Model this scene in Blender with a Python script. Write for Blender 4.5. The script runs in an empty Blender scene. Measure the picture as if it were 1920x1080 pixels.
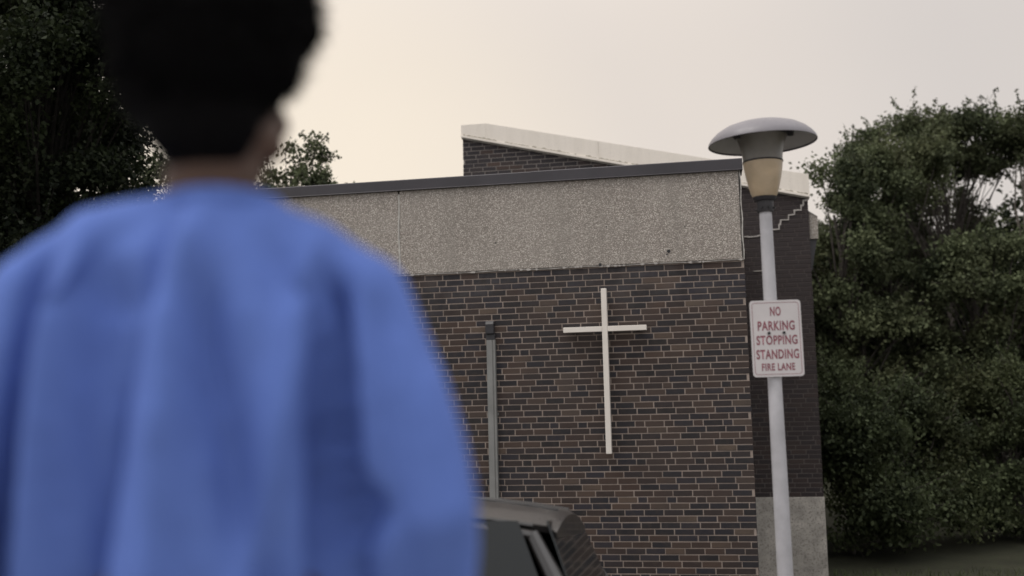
import bpy, bmesh, math, random
import numpy as np
from mathutils import Vector, Matrix, Quaternion, noise as mnoise

R = math.radians
scene = bpy.context.scene
COL = scene.collection

# ------------------------------------------------------------------ camera
cam_d = bpy.data.cameras.new('camera')
cam = bpy.data.objects.new('camera', cam_d)
COL.objects.link(cam)
F_PX = 1980.0
PITCH = math.atan(205 / F_PX)
cam_d.sensor_width = 36.0
cam_d.lens = 36.0 * F_PX / 1920
cam.matrix_world = Matrix.Translation((0, 0, 1.22)) @ (Matrix.Rotation(math.pi / 2 + PITCH, 4, 'X') @ Matrix.Rotation(-0.0242, 4, 'Z'))
cam_d.clip_start = 0.05
cam_d.clip_end = 1500
cam_d.dof.use_dof = True
cam_d.dof.focus_distance = 9.2
cam_d.dof.aperture_fstop = 1.2
scene.camera = cam

# ------------------------------------------------------------------ sky (thin overcast, bright low in the north-west) and sun
SUN_EL, SUN_AZ = R(64), R(-112)          # azimuth measured from +Y towards +X
world = bpy.data.worlds.new('World')
scene.world = world
world.use_nodes = True
nt = world.node_tree
nt.nodes.clear()
w_out = nt.nodes.new('ShaderNodeOutputWorld')
w_bg = nt.nodes.new('ShaderNodeBackground')
sky = nt.nodes.new('ShaderNodeTexSky')
sky.sky_type = 'NISHITA'
sky.sun_disc = False
sky.sun_elevation = SUN_EL
sky.sun_rotation = SUN_AZ
sky.dust_density = 4.0
sky_gain = nt.nodes.new('ShaderNodeVectorMath'); sky_gain.operation = 'SCALE'
sky_gain.inputs['Scale'].default_value = 0.07
tc = nt.nodes.new('ShaderNodeTexCoord')
dotn = nt.nodes.new('ShaderNodeVectorMath'); dotn.operation = 'DOT_PRODUCT'
glow_dir = Vector((-0.20, 0.95, 0.10)).normalized()
dotn.inputs[1].default_value = glow_dir
ramp = nt.nodes.new('ShaderNodeValToRGB')
ramp.color_ramp.interpolation = 'EASE'
ramp.color_ramp.elements[0].position = 0.0
ramp.color_ramp.elements[0].color = (0.80, 0.785, 0.785, 1)
ramp.color_ramp.elements[1].position = 1.0
ramp.color_ramp.elements[1].color = (1.0, 0.885, 0.735, 1)
e = ramp.color_ramp.elements.new(0.80); e.color = (0.715, 0.66, 0.622, 1)
e = ramp.color_ramp.elements.new(0.93); e.color = (0.83, 0.75, 0.68, 1)
cl = nt.nodes.new('ShaderNodeTexNoise'); cl.inputs['Scale'].default_value = 2.2; cl.inputs['Detail'].default_value = 4
clm = nt.nodes.new('ShaderNodeMapRange'); clm.inputs['To Min'].default_value = 0.95; clm.inputs['To Max'].default_value = 1.05
clx = nt.nodes.new('ShaderNodeVectorMath'); clx.operation = 'SCALE'
mix = nt.nodes.new('ShaderNodeMix'); mix.data_type = 'RGBA'
mix.inputs[0].default_value = 0.93
L = nt.links
L.new(sky.outputs[0], sky_gain.inputs[0])
L.new(tc.outputs['Generated'], dotn.inputs[0])
L.new(dotn.outputs['Value'], ramp.inputs[0])
L.new(tc.outputs['Generated'], cl.inputs['Vector'])
L.new(cl.outputs[0], clm.inputs[0])
sepz = nt.nodes.new('ShaderNodeSeparateXYZ'); L.new(tc.outputs['Generated'], sepz.inputs[0])
zen = nt.nodes.new('ShaderNodeMapRange'); zen.interpolation_type = 'SMOOTHSTEP'      # overcast: the zenith is brighter than the horizon
zen.inputs[1].default_value = 0.28; zen.inputs[2].default_value = 1.0; zen.inputs[3].default_value = 1.0; zen.inputs[4].default_value = 2.3
L.new(sepz.outputs['Z'], zen.inputs[0])
zm = nt.nodes.new('ShaderNodeMath'); zm.operation = 'MULTIPLY'
L.new(zen.outputs[0], zm.inputs[0]); L.new(clm.outputs[0], zm.inputs[1])
L.new(ramp.outputs[0], clx.inputs[0]); L.new(zm.outputs[0], clx.inputs['Scale'])
L.new(sky_gain.outputs[0], mix.inputs[6]); L.new(clx.outputs[0], mix.inputs[7])
L.new(mix.outputs[2], w_bg.inputs['Color'])
w_bg.inputs['Strength'].default_value = 1.0
L.new(w_bg.outputs[0], w_out.inputs[0])

sun_d = bpy.data.lights.new('sun', 'SUN')
sun_d.energy = 1.4
sun_d.angle = R(30)
sun_d.color = (1.0, 0.95, 0.88)
sun = bpy.data.objects.new('sun', sun_d)
COL.objects.link(sun)
sd = Vector((math.sin(SUN_AZ) * math.cos(SUN_EL), math.cos(SUN_AZ) * math.cos(SUN_EL), math.sin(SUN_EL)))
sun.rotation_euler = sd.to_track_quat('Z', 'Y').to_euler()

scene.view_settings.view_transform = 'Standard'
scene.view_settings.look = 'None'
scene.view_settings.exposure = 0.0
scene.view_settings.gamma = 1.0
scene.view_settings.use_curve_mapping = False

# ------------------------------------------------------------------ helpers
def tag(o, label=None, cat=None, group=None, kind=None):
    if label: o['label'] = label
    if cat: o['category'] = cat
    if group: o['group'] = group
    if kind: o['kind'] = kind
    return o

def empty(name, loc, rz=0.0, label=None, cat=None, group=None):
    o = bpy.data.objects.new(name, None)
    o.empty_display_size = 0.2
    o.location = loc
    o.rotation_euler = (0, 0, rz)
    COL.objects.link(o)
    return tag(o, label, cat, group)

def link_mesh(name, me, mats, parent=None, loc=(0, 0, 0), smooth=False):
    if not isinstance(mats, (list, tuple)): mats = [mats]
    for m in mats:
        if m is not None and m.name not in [x.name for x in me.materials if x]:
            me.materials.append(m)
    if smooth: me.shade_smooth()
    o = bpy.data.objects.new(name, me)
    o.location = loc
    o.parent = parent
    COL.objects.link(o)
    return o

class MB:
    """collects faces, then links them as one mesh object"""
    def __init__(s):
        s.v = []; s.f = []; s.t = []
    def add(s, vs, fs, tone=0.5):
        b = len(s.v)
        s.v += [tuple(v) for v in vs]
        s.f += [tuple(b + i for i in f) for f in fs]
        s.t += [tone] * len(fs)
    def box(s, x0, x1, y0, y1, z0, z1, tone=0.5):
        s.add([(x0, y0, z0), (x1, y0, z0), (x1, y1, z0), (x0, y1, z0), (x0, y0, z1), (x1, y0, z1), (x1, y1, z1), (x0, y1, z1)],
              [(0, 3, 2, 1), (4, 5, 6, 7), (0, 1, 5, 4), (1, 2, 6, 5), (2, 3, 7, 6), (3, 0, 4, 7)], tone)
    def prism(s, pts, y0, y1, tone=0.5):
        """outline (x, z) anticlockwise seen from -y, run from y0 (front) to y1"""
        n = len(pts)
        vs = [(x, y0, z) for x, z in pts] + [(x, y1, z) for x, z in pts]
        fs = [tuple(range(n)), tuple(range(2 * n - 1, n - 1, -1))]
        fs += [((i + 1) % n, i, n + i, n + (i + 1) % n) for i in range(n)]
        s.add(vs, fs, tone)
    def tube(s, pts, rads, n=8, cap=True, tone=0.5):
        pts = [Vector(p) for p in pts]
        if not isinstance(rads, (list, tuple)): rads = [rads] * len(pts)
        vs = []; fs = []
        for i, p in enumerate(pts):
            d = (pts[min(i + 1, len(pts) - 1)] - pts[max(i - 1, 0)]).normalized()
            a = Vector((0, 0, 1)) if abs(d.z) < 0.9 else Vector((1, 0, 0))
            e1 = d.cross(a).normalized(); e2 = d.cross(e1)
            for k in range(n):
                t = 2 * math.pi * k / n
                vs.append(p + (e1 * math.cos(t) + e2 * math.sin(t)) * rads[i])
        for i in range(len(pts) - 1):
            for k in range(n):
                a = i * n + k; b = i * n + (k + 1) % n
                fs.append((a, a + n, b + n, b))
        if cap:
            fs.append(tuple(range(n)))
            m = (len(pts) - 1) * n
            fs.append(tuple(range(m + n - 1, m - 1, -1)))
        s.add(vs, fs, tone)
    def lathe(s, prof, n=48, closed=False, tone=0.5):
        vs = []; fs = []
        for r, z in prof:
            for k in range(n):
                t = 2 * math.pi * k / n
                vs.append((r * math.cos(t), r * math.sin(t), z))
        m = len(prof)
        for i in range(m - 1 + (1 if closed else 0)):
            for k in range(n):
                a = i * n + k; b = i * n + (k + 1) % n
                c = ((i + 1) % m) * n + (k + 1) % n; d = ((i + 1) % m) * n + k
                fs.append((a, b, c, d))
        s.add(vs, fs, tone)
    def mesh(s, name):
        me = bpy.data.meshes.new(name)
        me.from_pydata(s.v, [], s.f)
        a = me.attributes.new('tone', 'FLOAT', 'FACE')
        a.data.foreach_set('value', s.t)
        me.update()
        return me
    def build(s, name, mat, parent=None, loc=(0, 0, 0), smooth=False, bevel=0.0):
        me = s.mesh(name)
        if bevel or smooth:
            bm = bmesh.new(); bm.from_mesh(me)
            if smooth: bmesh.ops.remove_doubles(bm, verts=bm.verts, dist=1e-5)
            bmesh.ops.recalc_face_normals(bm, faces=bm.faces)
            if bevel:
                es = [ed for ed in bm.edges if len(ed.link_faces) == 2 and ed.calc_face_angle(0) > 0.7]
                bmesh.ops.bevel(bm, geom=es, offset=bevel, segments=2, affect='EDGES', profile=0.6)
            bm.to_mesh(me); bm.free()
        o = link_mesh(name, me, mat, parent, loc, False)
        if smooth:
            me.shade_smooth()
            try: me.set_sharp_from_angle(angle=R(38))
            except Exception: pass
        return o

# ------------------------------------------------------------------ materials
def mat_new(name):
    m = bpy.data.materials.new(name)
    m.use_nodes = True
    return m, m.node_tree.nodes, m.node_tree.links, m.node_tree.nodes['Principled BSDF']

def mix_node(N, Lk, fac, a, b, mode='MIX'):
    m = N.new('ShaderNodeMix'); m.data_type = 'RGBA'; m.blend_type = mode
    for sock, v in ((m.inputs[0], fac), (m.inputs[6], a), (m.inputs[7], b)):
        if isinstance(v, (int, float)): sock.default_value = v
        elif isinstance(v, tuple): sock.default_value = v + ((1,) if len(v) == 3 else ())
        else: Lk.new(v, sock)
    return m.outputs[2]

def noise_node(N, Lk, vec, scale, detail=4, rough=0.55):
    n = N.new('ShaderNodeTexNoise')
    n.inputs['Scale'].default_value = scale
    n.inputs['Detail'].default_value = detail
    n.inputs['Roughness'].default_value = rough
    if vec is not None: Lk.new(vec, n.inputs['Vector'])
    return n.outputs[0]

def maprange(N, Lk, v, a, b, c=0.0, d=1.0):
    m = N.new('ShaderNodeMapRange')
    m.inputs[1].default_value = a; m.inputs[2].default_value = b
    m.inputs[3].default_value = c; m.inputs[4].default_value = d
    Lk.new(v, m.inputs[0])
    return m.outputs[0]

def geo_pos(N):
    return N.new('ShaderNodeNewGeometry').outputs['Position']

def bump(N, Lk, bsdf, h, strength, dist):
    b = N.new('ShaderNodeBump')
    b.inputs['Strength'].default_value = strength
    b.inputs['Distance'].default_value = dist
    Lk.new(h, b.inputs['Height'])
    Lk.new(b.outputs[0], bsdf.inputs['Normal'])

def plain(name, col, rough=0.6, metal=0.0, var=0.12, scale=9.0, spec=0.5, bmp=0.0, grain=None, coat=0.0):
    """one colour, worn and mottled a little by noise"""
    m, N, Lk, B = mat_new(name)
    p = geo_pos(N)
    n1 = noise_node(N, Lk, p, scale, 6)
    n2 = noise_node(N, Lk, p, scale * 9, 3)
    f = maprange(N, Lk, n1, 0.3, 0.7)
    dark = tuple(c * (1 - var) for c in col); light = tuple(min(1, c * (1 + var)) for c in col)
    c = mix_node(N, Lk, f, dark, light)
    if grain:
        c = mix_node(N, Lk, maprange(N, Lk, n2, 0.5, 0.75, 0, 1), c, grain)
    Lk.new(c, B.inputs['Base Color'])
    Lk.new(maprange(N, Lk, n2, 0.3, 0.7, rough * 0.85, min(1, rough * 1.12)), B.inputs['Roughness'])
    B.inputs['Metallic'].default_value = metal
    B.inputs['Specular IOR Level'].default_value = spec
    if coat: B.inputs['Coat Weight'].default_value = coat; B.inputs['Coat Roughness'].default_value = 0.06
    if bmp: bump(N, Lk, B, n2, 0.6, bmp)
    return m

def brick_material(name, stops, soot, dark_end=False):
    m, N, Lk, B = mat_new(name)
    at = N.new('ShaderNodeAttribute'); at.attribute_name = 'tone'
    oi = N.new('ShaderNodeObjectInfo')
    r = N.new('ShaderNodeValToRGB')
    els = r.color_ramp.elements
    els[0].position, els[0].color = stops[0][0], stops[0][1] + (1,)
    els[1].position, els[1].color = stops[-1][0], stops[-1][1] + (1,)
    for ps, c in stops[1:-1]:
        k = els.new(ps); k.color = c + (1,)
    Lk.new(at.outputs['Fac'], r.inputs[0])
    p = geo_pos(N)
    fine = noise_node(N, Lk, p, 160, 5, 0.7)
    mid = noise_node(N, Lk, p, 14, 5, 0.6)
    big = noise_node(N, Lk, p, 1.1, 3, 0.5)
    c = mix_node(N, Lk, maprange(N, Lk, mid, 0.45, 0.75, 0, 0.45), r.outputs[0], (0.075, 0.054, 0.043))
    c = mix_node(N, Lk, maprange(N, Lk, big, 0.42, 0.68, 0, 0.55), c, soot)
    c = mix_node(N, Lk, maprange(N, Lk, fine, 0.3, 0.75, 0, 0.35), c, (0.022, 0.020, 0.022))
    pale = noise_node(N, Lk, p, 7.3, 6, 0.75)
    c = mix_node(N, Lk, maprange(N, Lk, pale, 0.68, 0.82, 0, 0.25), c, (0.20, 0.18, 0.165))
    else_pale = noise_node(N, Lk, p, 3.1, 6, 0.7)
    sz_ = N.new('ShaderNodeSeparateXYZ'); Lk.new(p, sz_.inputs[0])
    mm = N.new('ShaderNodeMath'); mm.operation = 'MULTIPLY'            # lime washed out of the band runs down the top courses
    Lk.new(maprange(N, Lk, else_pale, 0.45, 0.75, 0, 0.42), mm.inputs[0]); Lk.new(maprange(N, Lk, sz_.outputs[2], 2.0, 2.55), mm.inputs[1])
    if dark_end: c = dark_end_tint(N, Lk, p, c, (0.034, 0.026, 0.026))
    else: c = mix_node(N, Lk, mm.outputs[0], c, (0.13, 0.122, 0.125))
    Lk.new(c, B.inputs['Base Color'])
    B.inputs['Roughness'].default_value = 0.78
    B.inputs['Specular IOR Level'].default_value = 0.35
    bump(N, Lk, B, fine, 0.5, 0.004)
    return m

def dark_end_tint(N, Lk, p, c, black):
    """mixes a dark tint into the right-hand end of the tall wall, weaker towards the plinth"""
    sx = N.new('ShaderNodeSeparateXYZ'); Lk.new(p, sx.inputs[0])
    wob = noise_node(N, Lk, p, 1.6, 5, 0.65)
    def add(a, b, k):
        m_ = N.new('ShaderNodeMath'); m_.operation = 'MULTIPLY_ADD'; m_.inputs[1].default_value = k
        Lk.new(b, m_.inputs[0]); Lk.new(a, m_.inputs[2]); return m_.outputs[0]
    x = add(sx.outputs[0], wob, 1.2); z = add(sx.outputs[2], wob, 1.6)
    f1 = maprange(N, Lk, x, 2.9, 3.8); f2 = maprange(N, Lk, z, 6.2, 4.9); f3 = maprange(N, Lk, z, 0.6, 3.0, 0.62, 1.0)  # colour goes darker towards the right-hand end, less so low down
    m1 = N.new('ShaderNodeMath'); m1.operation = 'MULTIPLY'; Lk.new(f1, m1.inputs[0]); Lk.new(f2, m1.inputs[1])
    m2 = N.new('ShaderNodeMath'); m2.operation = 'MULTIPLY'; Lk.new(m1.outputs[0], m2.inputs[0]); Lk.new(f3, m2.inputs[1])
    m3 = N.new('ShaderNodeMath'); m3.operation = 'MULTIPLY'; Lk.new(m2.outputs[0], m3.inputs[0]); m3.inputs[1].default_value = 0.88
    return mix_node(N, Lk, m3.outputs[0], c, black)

def mortar_material(name, col, soot, dark_end=False):
    m, N, Lk, B = mat_new(name)
    p = geo_pos(N)
    c = mix_node(N, Lk, maprange(N, Lk, noise_node(N, Lk, p, 3.0, 6, 0.65), 0.42, 0.70, 0, 0.65), col, soot)
    c = mix_node(N, Lk, maprange(N, Lk, noise_node(N, Lk, p, 90, 4), 0.35, 0.7, 0, 0.4), c, tuple(x * 0.6 for x in col))
    if dark_end: c = dark_end_tint(N, Lk, p, c, (0.058, 0.046, 0.044))
    Lk.new(c, B.inputs['Base Color'])
    B.inputs['Roughness'].default_value = 0.95
    bump(N, Lk, B, noise_node(N, Lk, p, 200, 4), 0.6, 0.003)
    return m

def pebble_material(name, gain=1.0):
    """exposed aggregate: pebbles of many greys and tans set in dull cement"""
    m, N, Lk, B = mat_new(name)
    p = geo_pos(N)
    vo = N.new('ShaderNodeTexVoronoi'); vo.inputs['Scale'].default_value = 92
    Lk.new(p, vo.inputs['Vector'])
    sep = N.new('ShaderNodeSeparateColor'); Lk.new(vo.outputs['Color'], sep.inputs[0])
    r = N.new('ShaderNodeValToRGB')
    els = r.color_ramp.elements
    g = gain
    els[0].position, els[0].color = 0.0, (0.15 * g, 0.13 * g, 0.11 * g, 1)
    els[1].position, els[1].color = 1.0, (0.82 * g, 0.77 * g, 0.70 * g, 1)
    for ps, cc in ((0.15, (0.22, 0.19, 0.165)), (0.35, (0.40, 0.36, 0.32)), (0.7, (0.56, 0.51, 0.46)), (0.9, (0.66, 0.60, 0.54))):
        k = els.new(ps); k.color = tuple(x * g for x in cc) + (1,)
    Lk.new(sep.outputs[0], r.inputs[0])
    edge = maprange(N, Lk, vo.outputs['Distance'], 0.30, 0.62)
    c = mix_node(N, Lk, edge, r.outputs[0], (0.24 * g, 0.21 * g, 0.185 * g))
    big = noise_node(N, Lk, p, 1.7, 5, 0.6)
    c = mix_node(N, Lk, maprange(N, Lk, big, 0.44, 0.74, 0, 0.40), c, (0.36, 0.33, 0.295))
    st = N.new('ShaderNodeMapping'); st.inputs['Scale'].default_value = (5.0, 5.0, 0.35)
    Lk.new(p, st.inputs[0])
    streak = noise_node(N, Lk, st.outputs[0], 1.0, 5, 0.6)
    c = mix_node(N, Lk, maprange(N, Lk, streak, 0.48, 0.72, 0, 0.45), c, (0.22, 0.20, 0.175))
    Lk.new(c, B.inputs['Base Color'])
    B.inputs['Roughness'].default_value = 0.85
    inv = N.new('ShaderNodeMath'); inv.operation = 'SUBTRACT'; inv.inputs[0].default_value = 1.0
    Lk.new(vo.outputs['Distance'], inv.inputs[1])
    bump(N, Lk, B, inv.outputs[0], 0.6, 0.006)
    return m

def leaf_material(name, dark, light, warm):
    m, N, Lk, B = mat_new(name)
    at = N.new('ShaderNodeAttribute'); at.attribute_name = 'tone'
    c = mix_node(N, Lk, at.outputs['Fac'], dark, light)
    p = geo_pos(N)
    c = mix_node(N, Lk, maprange(N, Lk, noise_node(N, Lk, p, 0.7, 3), 0.45, 0.7, 0, 0.6), c, warm)
    Lk.new(c, B.inputs['Base Color'])
    B.inputs['Roughness'].default_value = 0.7
    B.inputs['Specular IOR Level'].default_value = 0.15
    tr = N.new('ShaderNodeBsdfTranslucent'); Lk.new(c, tr.inputs[0])
    ms = N.new('ShaderNodeMixShader'); ms.inputs[0].default_value = 0.22
    Lk.new(B.outputs[0], ms.inputs[1]); Lk.new(tr.outputs[0], ms.inputs[2])
    Lk.new(ms.outputs[0], N['Material Output'].inputs[0])
    return m

M = {}
M['brick'] = brick_material('dark_brick', [(0.0, (0.018, 0.015, 0.015)), (0.22, (0.020, 0.019, 0.024)), (0.38, (0.031, 0.028, 0.036)), (0.5, (0.036, 0.025, 0.022)),
                                           (0.68, (0.064, 0.040, 0.031)), (0.85, (0.090, 0.059, 0.044)), (1.0, (0.130, 0.094, 0.070))], (0.034, 0.030, 0.031))
M['brick_far'] = brick_material('deep_brown_brick', [(0.0, (0.030, 0.026, 0.029)), (0.35, (0.040, 0.034, 0.038)), (0.6, (0.066, 0.044, 0.038)), (0.85, (0.092, 0.060, 0.048)),
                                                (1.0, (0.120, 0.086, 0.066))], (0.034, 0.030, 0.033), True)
M['mortar'] = mortar_material('pale_mortar', (0.350, 0.285, 0.245), (0.185, 0.150, 0.130))
M['mortar_far'] = mortar_material('dull_mortar', (0.27, 0.24, 0.22), (0.15, 0.135, 0.127), True)
M['patch'] = mortar_material('fresh_mortar', (0.46, 0.43, 0.40), (0.30, 0.27, 0.25))
M['pebble'] = pebble_material('pebble_dash')
M['coping'] = plain('purple_grey_metal', (0.034, 0.030, 0.036), 0.5, 0.0, 0.18, 2.2, 0.5)
M['seal'] = plain('sealant', (0.42, 0.40, 0.37), 0.8, 0, 0.2, 14)
M['roof'] = plain('roof_felt', (0.07, 0.07, 0.07), 0.9, 0, 0.2, 3)
M['white_coping'] = None
M['concrete'] = plain('cast_concrete', (0.44, 0.41, 0.37), 0.92, 0, 0.28, 5, 0.3, 0.004, (0.15, 0.14, 0.125))
M['grime'] = plain('moss_grime', (0.36, 0.325, 0.265), 0.95, 0, 0.3, 20)
M['cross'] = plain('cream_paint', (0.71, 0.655, 0.595), 0.5, 0, 0.05, 6)
M['pipe'] = plain('grey_green_paint', (0.205, 0.204, 0.196), 0.5, 0, 0.16, 5)
M['dark_metal'] = plain('dark_painted_metal', (0.032, 0.030, 0.034), 0.45, 0, 0.2, 12)
M['pole'] = plain('galvanised_steel', (0.46, 0.45, 0.47), 0.55, 0.15, 0.16, 7, 0.4)
M['sign'] = plain('white_sign_face', (0.55, 0.515, 0.515), 0.5, 0, 0.05, 9)
M['red'] = plain('faded_red_print', (0.225, 0.070, 0.090), 0.5, 0, 0.25, 30)
M['black'] = plain('black_bolt', (0.012, 0.012, 0.013), 0.4, 0, 0.1, 20)
M['asphalt'] = plain('asphalt', (0.060, 0.058, 0.057), 0.95, 0, 0.28, 1.6, 0.2, 0.004, (0.10, 0.096, 0.092))
M['kerb'] = plain('kerb_concrete', (0.30, 0.29, 0.27), 0.9, 0, 0.2, 4, 0.3, 0.003)
M['soil'] = plain('bare_soil', (0.022, 0.022, 0.013), 0.95, 0, 0.35, 1.2, 0.2, 0.01, (0.030, 0.036, 0.018))
M['bark'] = plain('bark', (0.060, 0.052, 0.046), 0.95, 0, 0.4, 9, 0.2, 0.01)
M['bark_pale'] = plain('pale_bark', (0.13, 0.115, 0.10), 0.95, 0, 0.35, 9, 0.2, 0.01)
M['skin'] = plain('brown_skin', (0.072, 0.040, 0.028), 0.55, 0, 0.10, 30, 0.3)
M['hair'] = plain('black_hair', (0.0030, 0.0028, 0.0032), 0.9, 0, 0.3, 60, 0.06, 0.004)
M['shirt'] = plain('blue_cotton', (0.100, 0.164, 0.455), 0.92, 0, 0.06, 30, 0.15, 0.0015)
M['trousers'] = plain('dark_denim', (0.03, 0.032, 0.04), 0.9, 0, 0.15, 30, 0.2)
M['shoe'] = plain('shoe_leather', (0.6, 0.6, 0.6), 0.6, 0, 0.1, 20)
M['car'] = plain('dark_car_paint', (0.022, 0.020, 0.020), 0.32, 0.0, 0.08, 2, 0.5, 0, None, 0.35)
M['glass'] = plain('dark_glass', (0.012, 0.014, 0.015), 0.05, 0, 0.05, 2, 0.3)
M['tyre'] = plain('tyre_rubber', (0.02, 0.02, 0.02), 0.85, 0, 0.2, 20)
M['rim'] = plain('alloy', (0.45, 0.45, 0.46), 0.3, 0.8, 0.1, 8)
M['lamp_lens'] = plain('headlight_lens', (0.5, 0.5, 0.52), 0.1, 0, 0.05, 8)
M['hat'] = plain('lamp_hat_enamel', (0.165, 0.155, 0.170), 0.45, 0.0, 0.10, 5)
M['hat_inside'] = plain('lamp_hat_lining', (0.62, 0.60, 0.60), 0.5, 0.0, 0.10, 5)
M['leaf'] = leaf_material('leaf_green', (0.026, 0.034, 0.018), (0.120, 0.140, 0.074), (0.090, 0.090, 0.044))
M['leaf_dark'] = leaf_material('leaf_deep_green', (0.006, 0.009, 0.005), (0.027, 0.036, 0.015), (0.026, 0.030, 0.010))
M['leaf_mid'] = leaf_material('leaf_mid_green', (0.018, 0.024, 0.012), (0.075, 0.092, 0.045), (0.058, 0.060, 0.026))
M['bark_dark'] = plain('dark_bark', (0.018, 0.016, 0.014), 0.95, 0, 0.4, 9, 0.1, 0.01)
M['grass'] = leaf_material('grass_blade', (0.030, 0.045, 0.016), (0.085, 0.105, 0.045), (0.10, 0.095, 0.05))

def white_coping_material():
    m, N, Lk, B = mat_new('white_coping_paint')
    p = geo_pos(N)
    st = N.new('ShaderNodeMapping'); st.inputs['Scale'].default_value = (7, 7, 0.8)
    Lk.new(p, st.inputs[0])
    c = mix_node(N, Lk, maprange(N, Lk, noise_node(N, Lk, st.outputs[0], 1.0, 6, 0.65), 0.42, 0.75, 0, 0.55), (0.82, 0.755, 0.675), (0.66, 0.60, 0.525))
    c = mix_node(N, Lk, maprange(N, Lk, noise_node(N, Lk, p, 40, 4), 0.55, 0.8, 0, 0.3), c, (0.5, 0.46, 0.41))
    Lk.new(c, B.inputs['Base Color'])
    B.inputs['Roughness'].default_value = 0.7
    return m
M['white_coping'] = white_coping_material()

def plastic_globe(name, col, emis_mix=0.35):
    m, N, Lk, B = mat_new(name)
    p = geo_pos(N)
    n = noise_node(N, Lk, p, 9, 5)
    c = mix_node(N, Lk, maprange(N, Lk, n, 0.3, 0.72), tuple(x * 0.82 for x in col), tuple(x * 1.1 for x in col))
    Lk.new(c, B.inputs['Base Color'])
    B.inputs['Roughness'].default_value = 0.32
    B.inputs['Subsurface Weight'].default_value = 0.25
    B.inputs['Subsurface Radius'].default_value = (0.04, 0.03, 0.02)
    return m
M['amber'] = plastic_globe('yellowed_plastic', (0.52, 0.405, 0.275))
M['smoke'] = plastic_globe('grimy_plastic', (0.19, 0.175, 0.155))

# ------------------------------------------------------------------ ground
def gz(y):
    if y < 2.6: return 0.0
    if y < 3.7: return -0.60 * (y - 2.6) / 1.1
    return -min(1.5, 0.60 + 0.072 * (y - 3.7))

def sheet(name, xs, ys, off, mat, kind='structure', skew=0.0):
    mb = MB(); n = len(xs)
    for y in ys:
        for x in xs:
            yy = y + skew * x
            mb.v.append((x, yy, gz(yy) + off))
    for j in range(len(ys) - 1):
        for i in range(n - 1):
            a = j * n + i
            mb.f.append((a, a + 1, a + n + 1, a + n)); mb.t.append(0.5)
    return tag(mb.build(name, mat), kind=kind)

sheet('ground', [-400, -60, -30, -10, 0, 5, 10, 30, 60, 400], [-200, -30, 0, 2.6, 3.7, 5, 7, 9, 11, 13, 16.2, 18, 22, 26, 29, 40, 120, 600], 0.0, M['soil'])
SK = -math.tan(R(10.5))
ys_lot = [4.2, 5, 6, 7, 8, 9, 9.7]
sheet('parking_lot', [-20, -8, -4, 0, 2.6], ys_lot, 0.02, M['asphalt'], skew=SK)
sheet('pavement', [-20, -6, 0, 6, 20], [-30, -6, 0, 2.5], 0.004, M['kerb'])
kb = MB()
for i in range(20):
    x0 = -20 + i * 1.3; x1 = x0 + 1.292
    pts = []
    for x, y in ((x0, 9.715), (x1, 9.715), (x1, 9.865), (x0, 9.865)):
        yy = y + SK * x
        pts.append((x, yy, gz(yy)))
    top = [(px, py, pz + 0.13) for px, py, pz in pts]
    bot = [(px, py, pz - 0.1) for px, py, pz in pts]
    kb.add(bot + top, [(0, 3, 2, 1), (4, 5, 6, 7), (0, 1, 5, 4), (1, 2, 6, 5), (2, 3, 7, 6), (3, 0, 4, 7)])
tag(kb.build('kerb', M['kerb'], bevel=0.012), kind='structure')

# ------------------------------------------------------------------ walls of brick
YAW = R(10.5)
rng = random.Random(7)

def brick_geo(mb, x0, x1, z0, z1, yf, tone, depth=0.03, ch=0.0025):
    """a brick front: chamfered face with four sides (18 triangles), face at y = yf"""
    y2 = yf + ch; y3 = yf + depth
    vs = [(x0 + ch, yf, z0 + ch), (x1 - ch, yf, z0 + ch), (x1 - ch, yf, z1 - ch), (x0 + ch, yf, z1 - ch),
          (x0, y2, z0), (x1, y2, z0), (x1, y2, z1), (x0, y2, z1),
          (x0, y3, z0), (x1, y3, z0), (x1, y3, z1), (x0, y3, z1)]
    fs = [(0, 1, 2, 3)]
    for a in (0, 4):
        for i in range(4):
            j = (i + 1) % 4
            fs.append((a + j, a + i, a + 4 + i, a + 4 + j))
    mb.add(vs, fs, tone)

def course_layout(row, s0, s1, pitch, flemish, phase):
    """joints of one course as (start, end) of every brick"""
    out = []; m = 0.0115
    if flemish:
        st, hd = pitch, pitch * 0.5
        x = s0 - (phase % (st + hd)); k = 0
        while x < s1:
            w = st if k % 2 == 0 else hd
            out.append((x, x + w - m)); x += w; k += 1
    else:
        x = s0 - pitch - ((row % 2) * pitch * 0.5 + phase) % pitch
        while x < s1:
            out.append((x, x + pitch - m)); x += pitch
    res = []
    for a, b in out:
        a2, b2 = max(a, s0), min(b, s1)
        if b2 - a2 > 0.025: res.append((a2, b2))
    return res

TONES = 14
def brick_library(prefix, pitch, rh, mat):
    lib = {}
    for kind, w in (('s', pitch - 0.0115), ('h', pitch * 0.5 - 0.0115)):
        for t in range(TONES):
            mb = MB(); brick_geo(mb, -w / 2, w / 2, -(rh - 0.0115) / 2, (rh - 0.0115) / 2, 0.0, t / (TONES - 1))
            me = mb.mesh(prefix); me.materials.append(mat)
            lib[(kind, t)] = me
    return lib

def pick_tone(s, z, zref):
    # bluish dark bricks gather in the top courses and in drifts, brown ones elsewhere
    drift = mnoise.noise(Vector((s * 0.9, z * 1.2, zref)))
    t = rng.random()
    blue = 0.24 + 0.30 * drift + (0.35 if z > 2.15 else 0.0)
    if t < blue: return rng.uniform(0.12, 0.42)
    if t < blue + 0.28: return rng.uniform(0.0, 0.14) if rng.random() < 0.45 else rng.uniform(0.44, 0.56)
    return min(1.0, max(0.45, rng.gauss(0.70, 0.13)))

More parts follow.
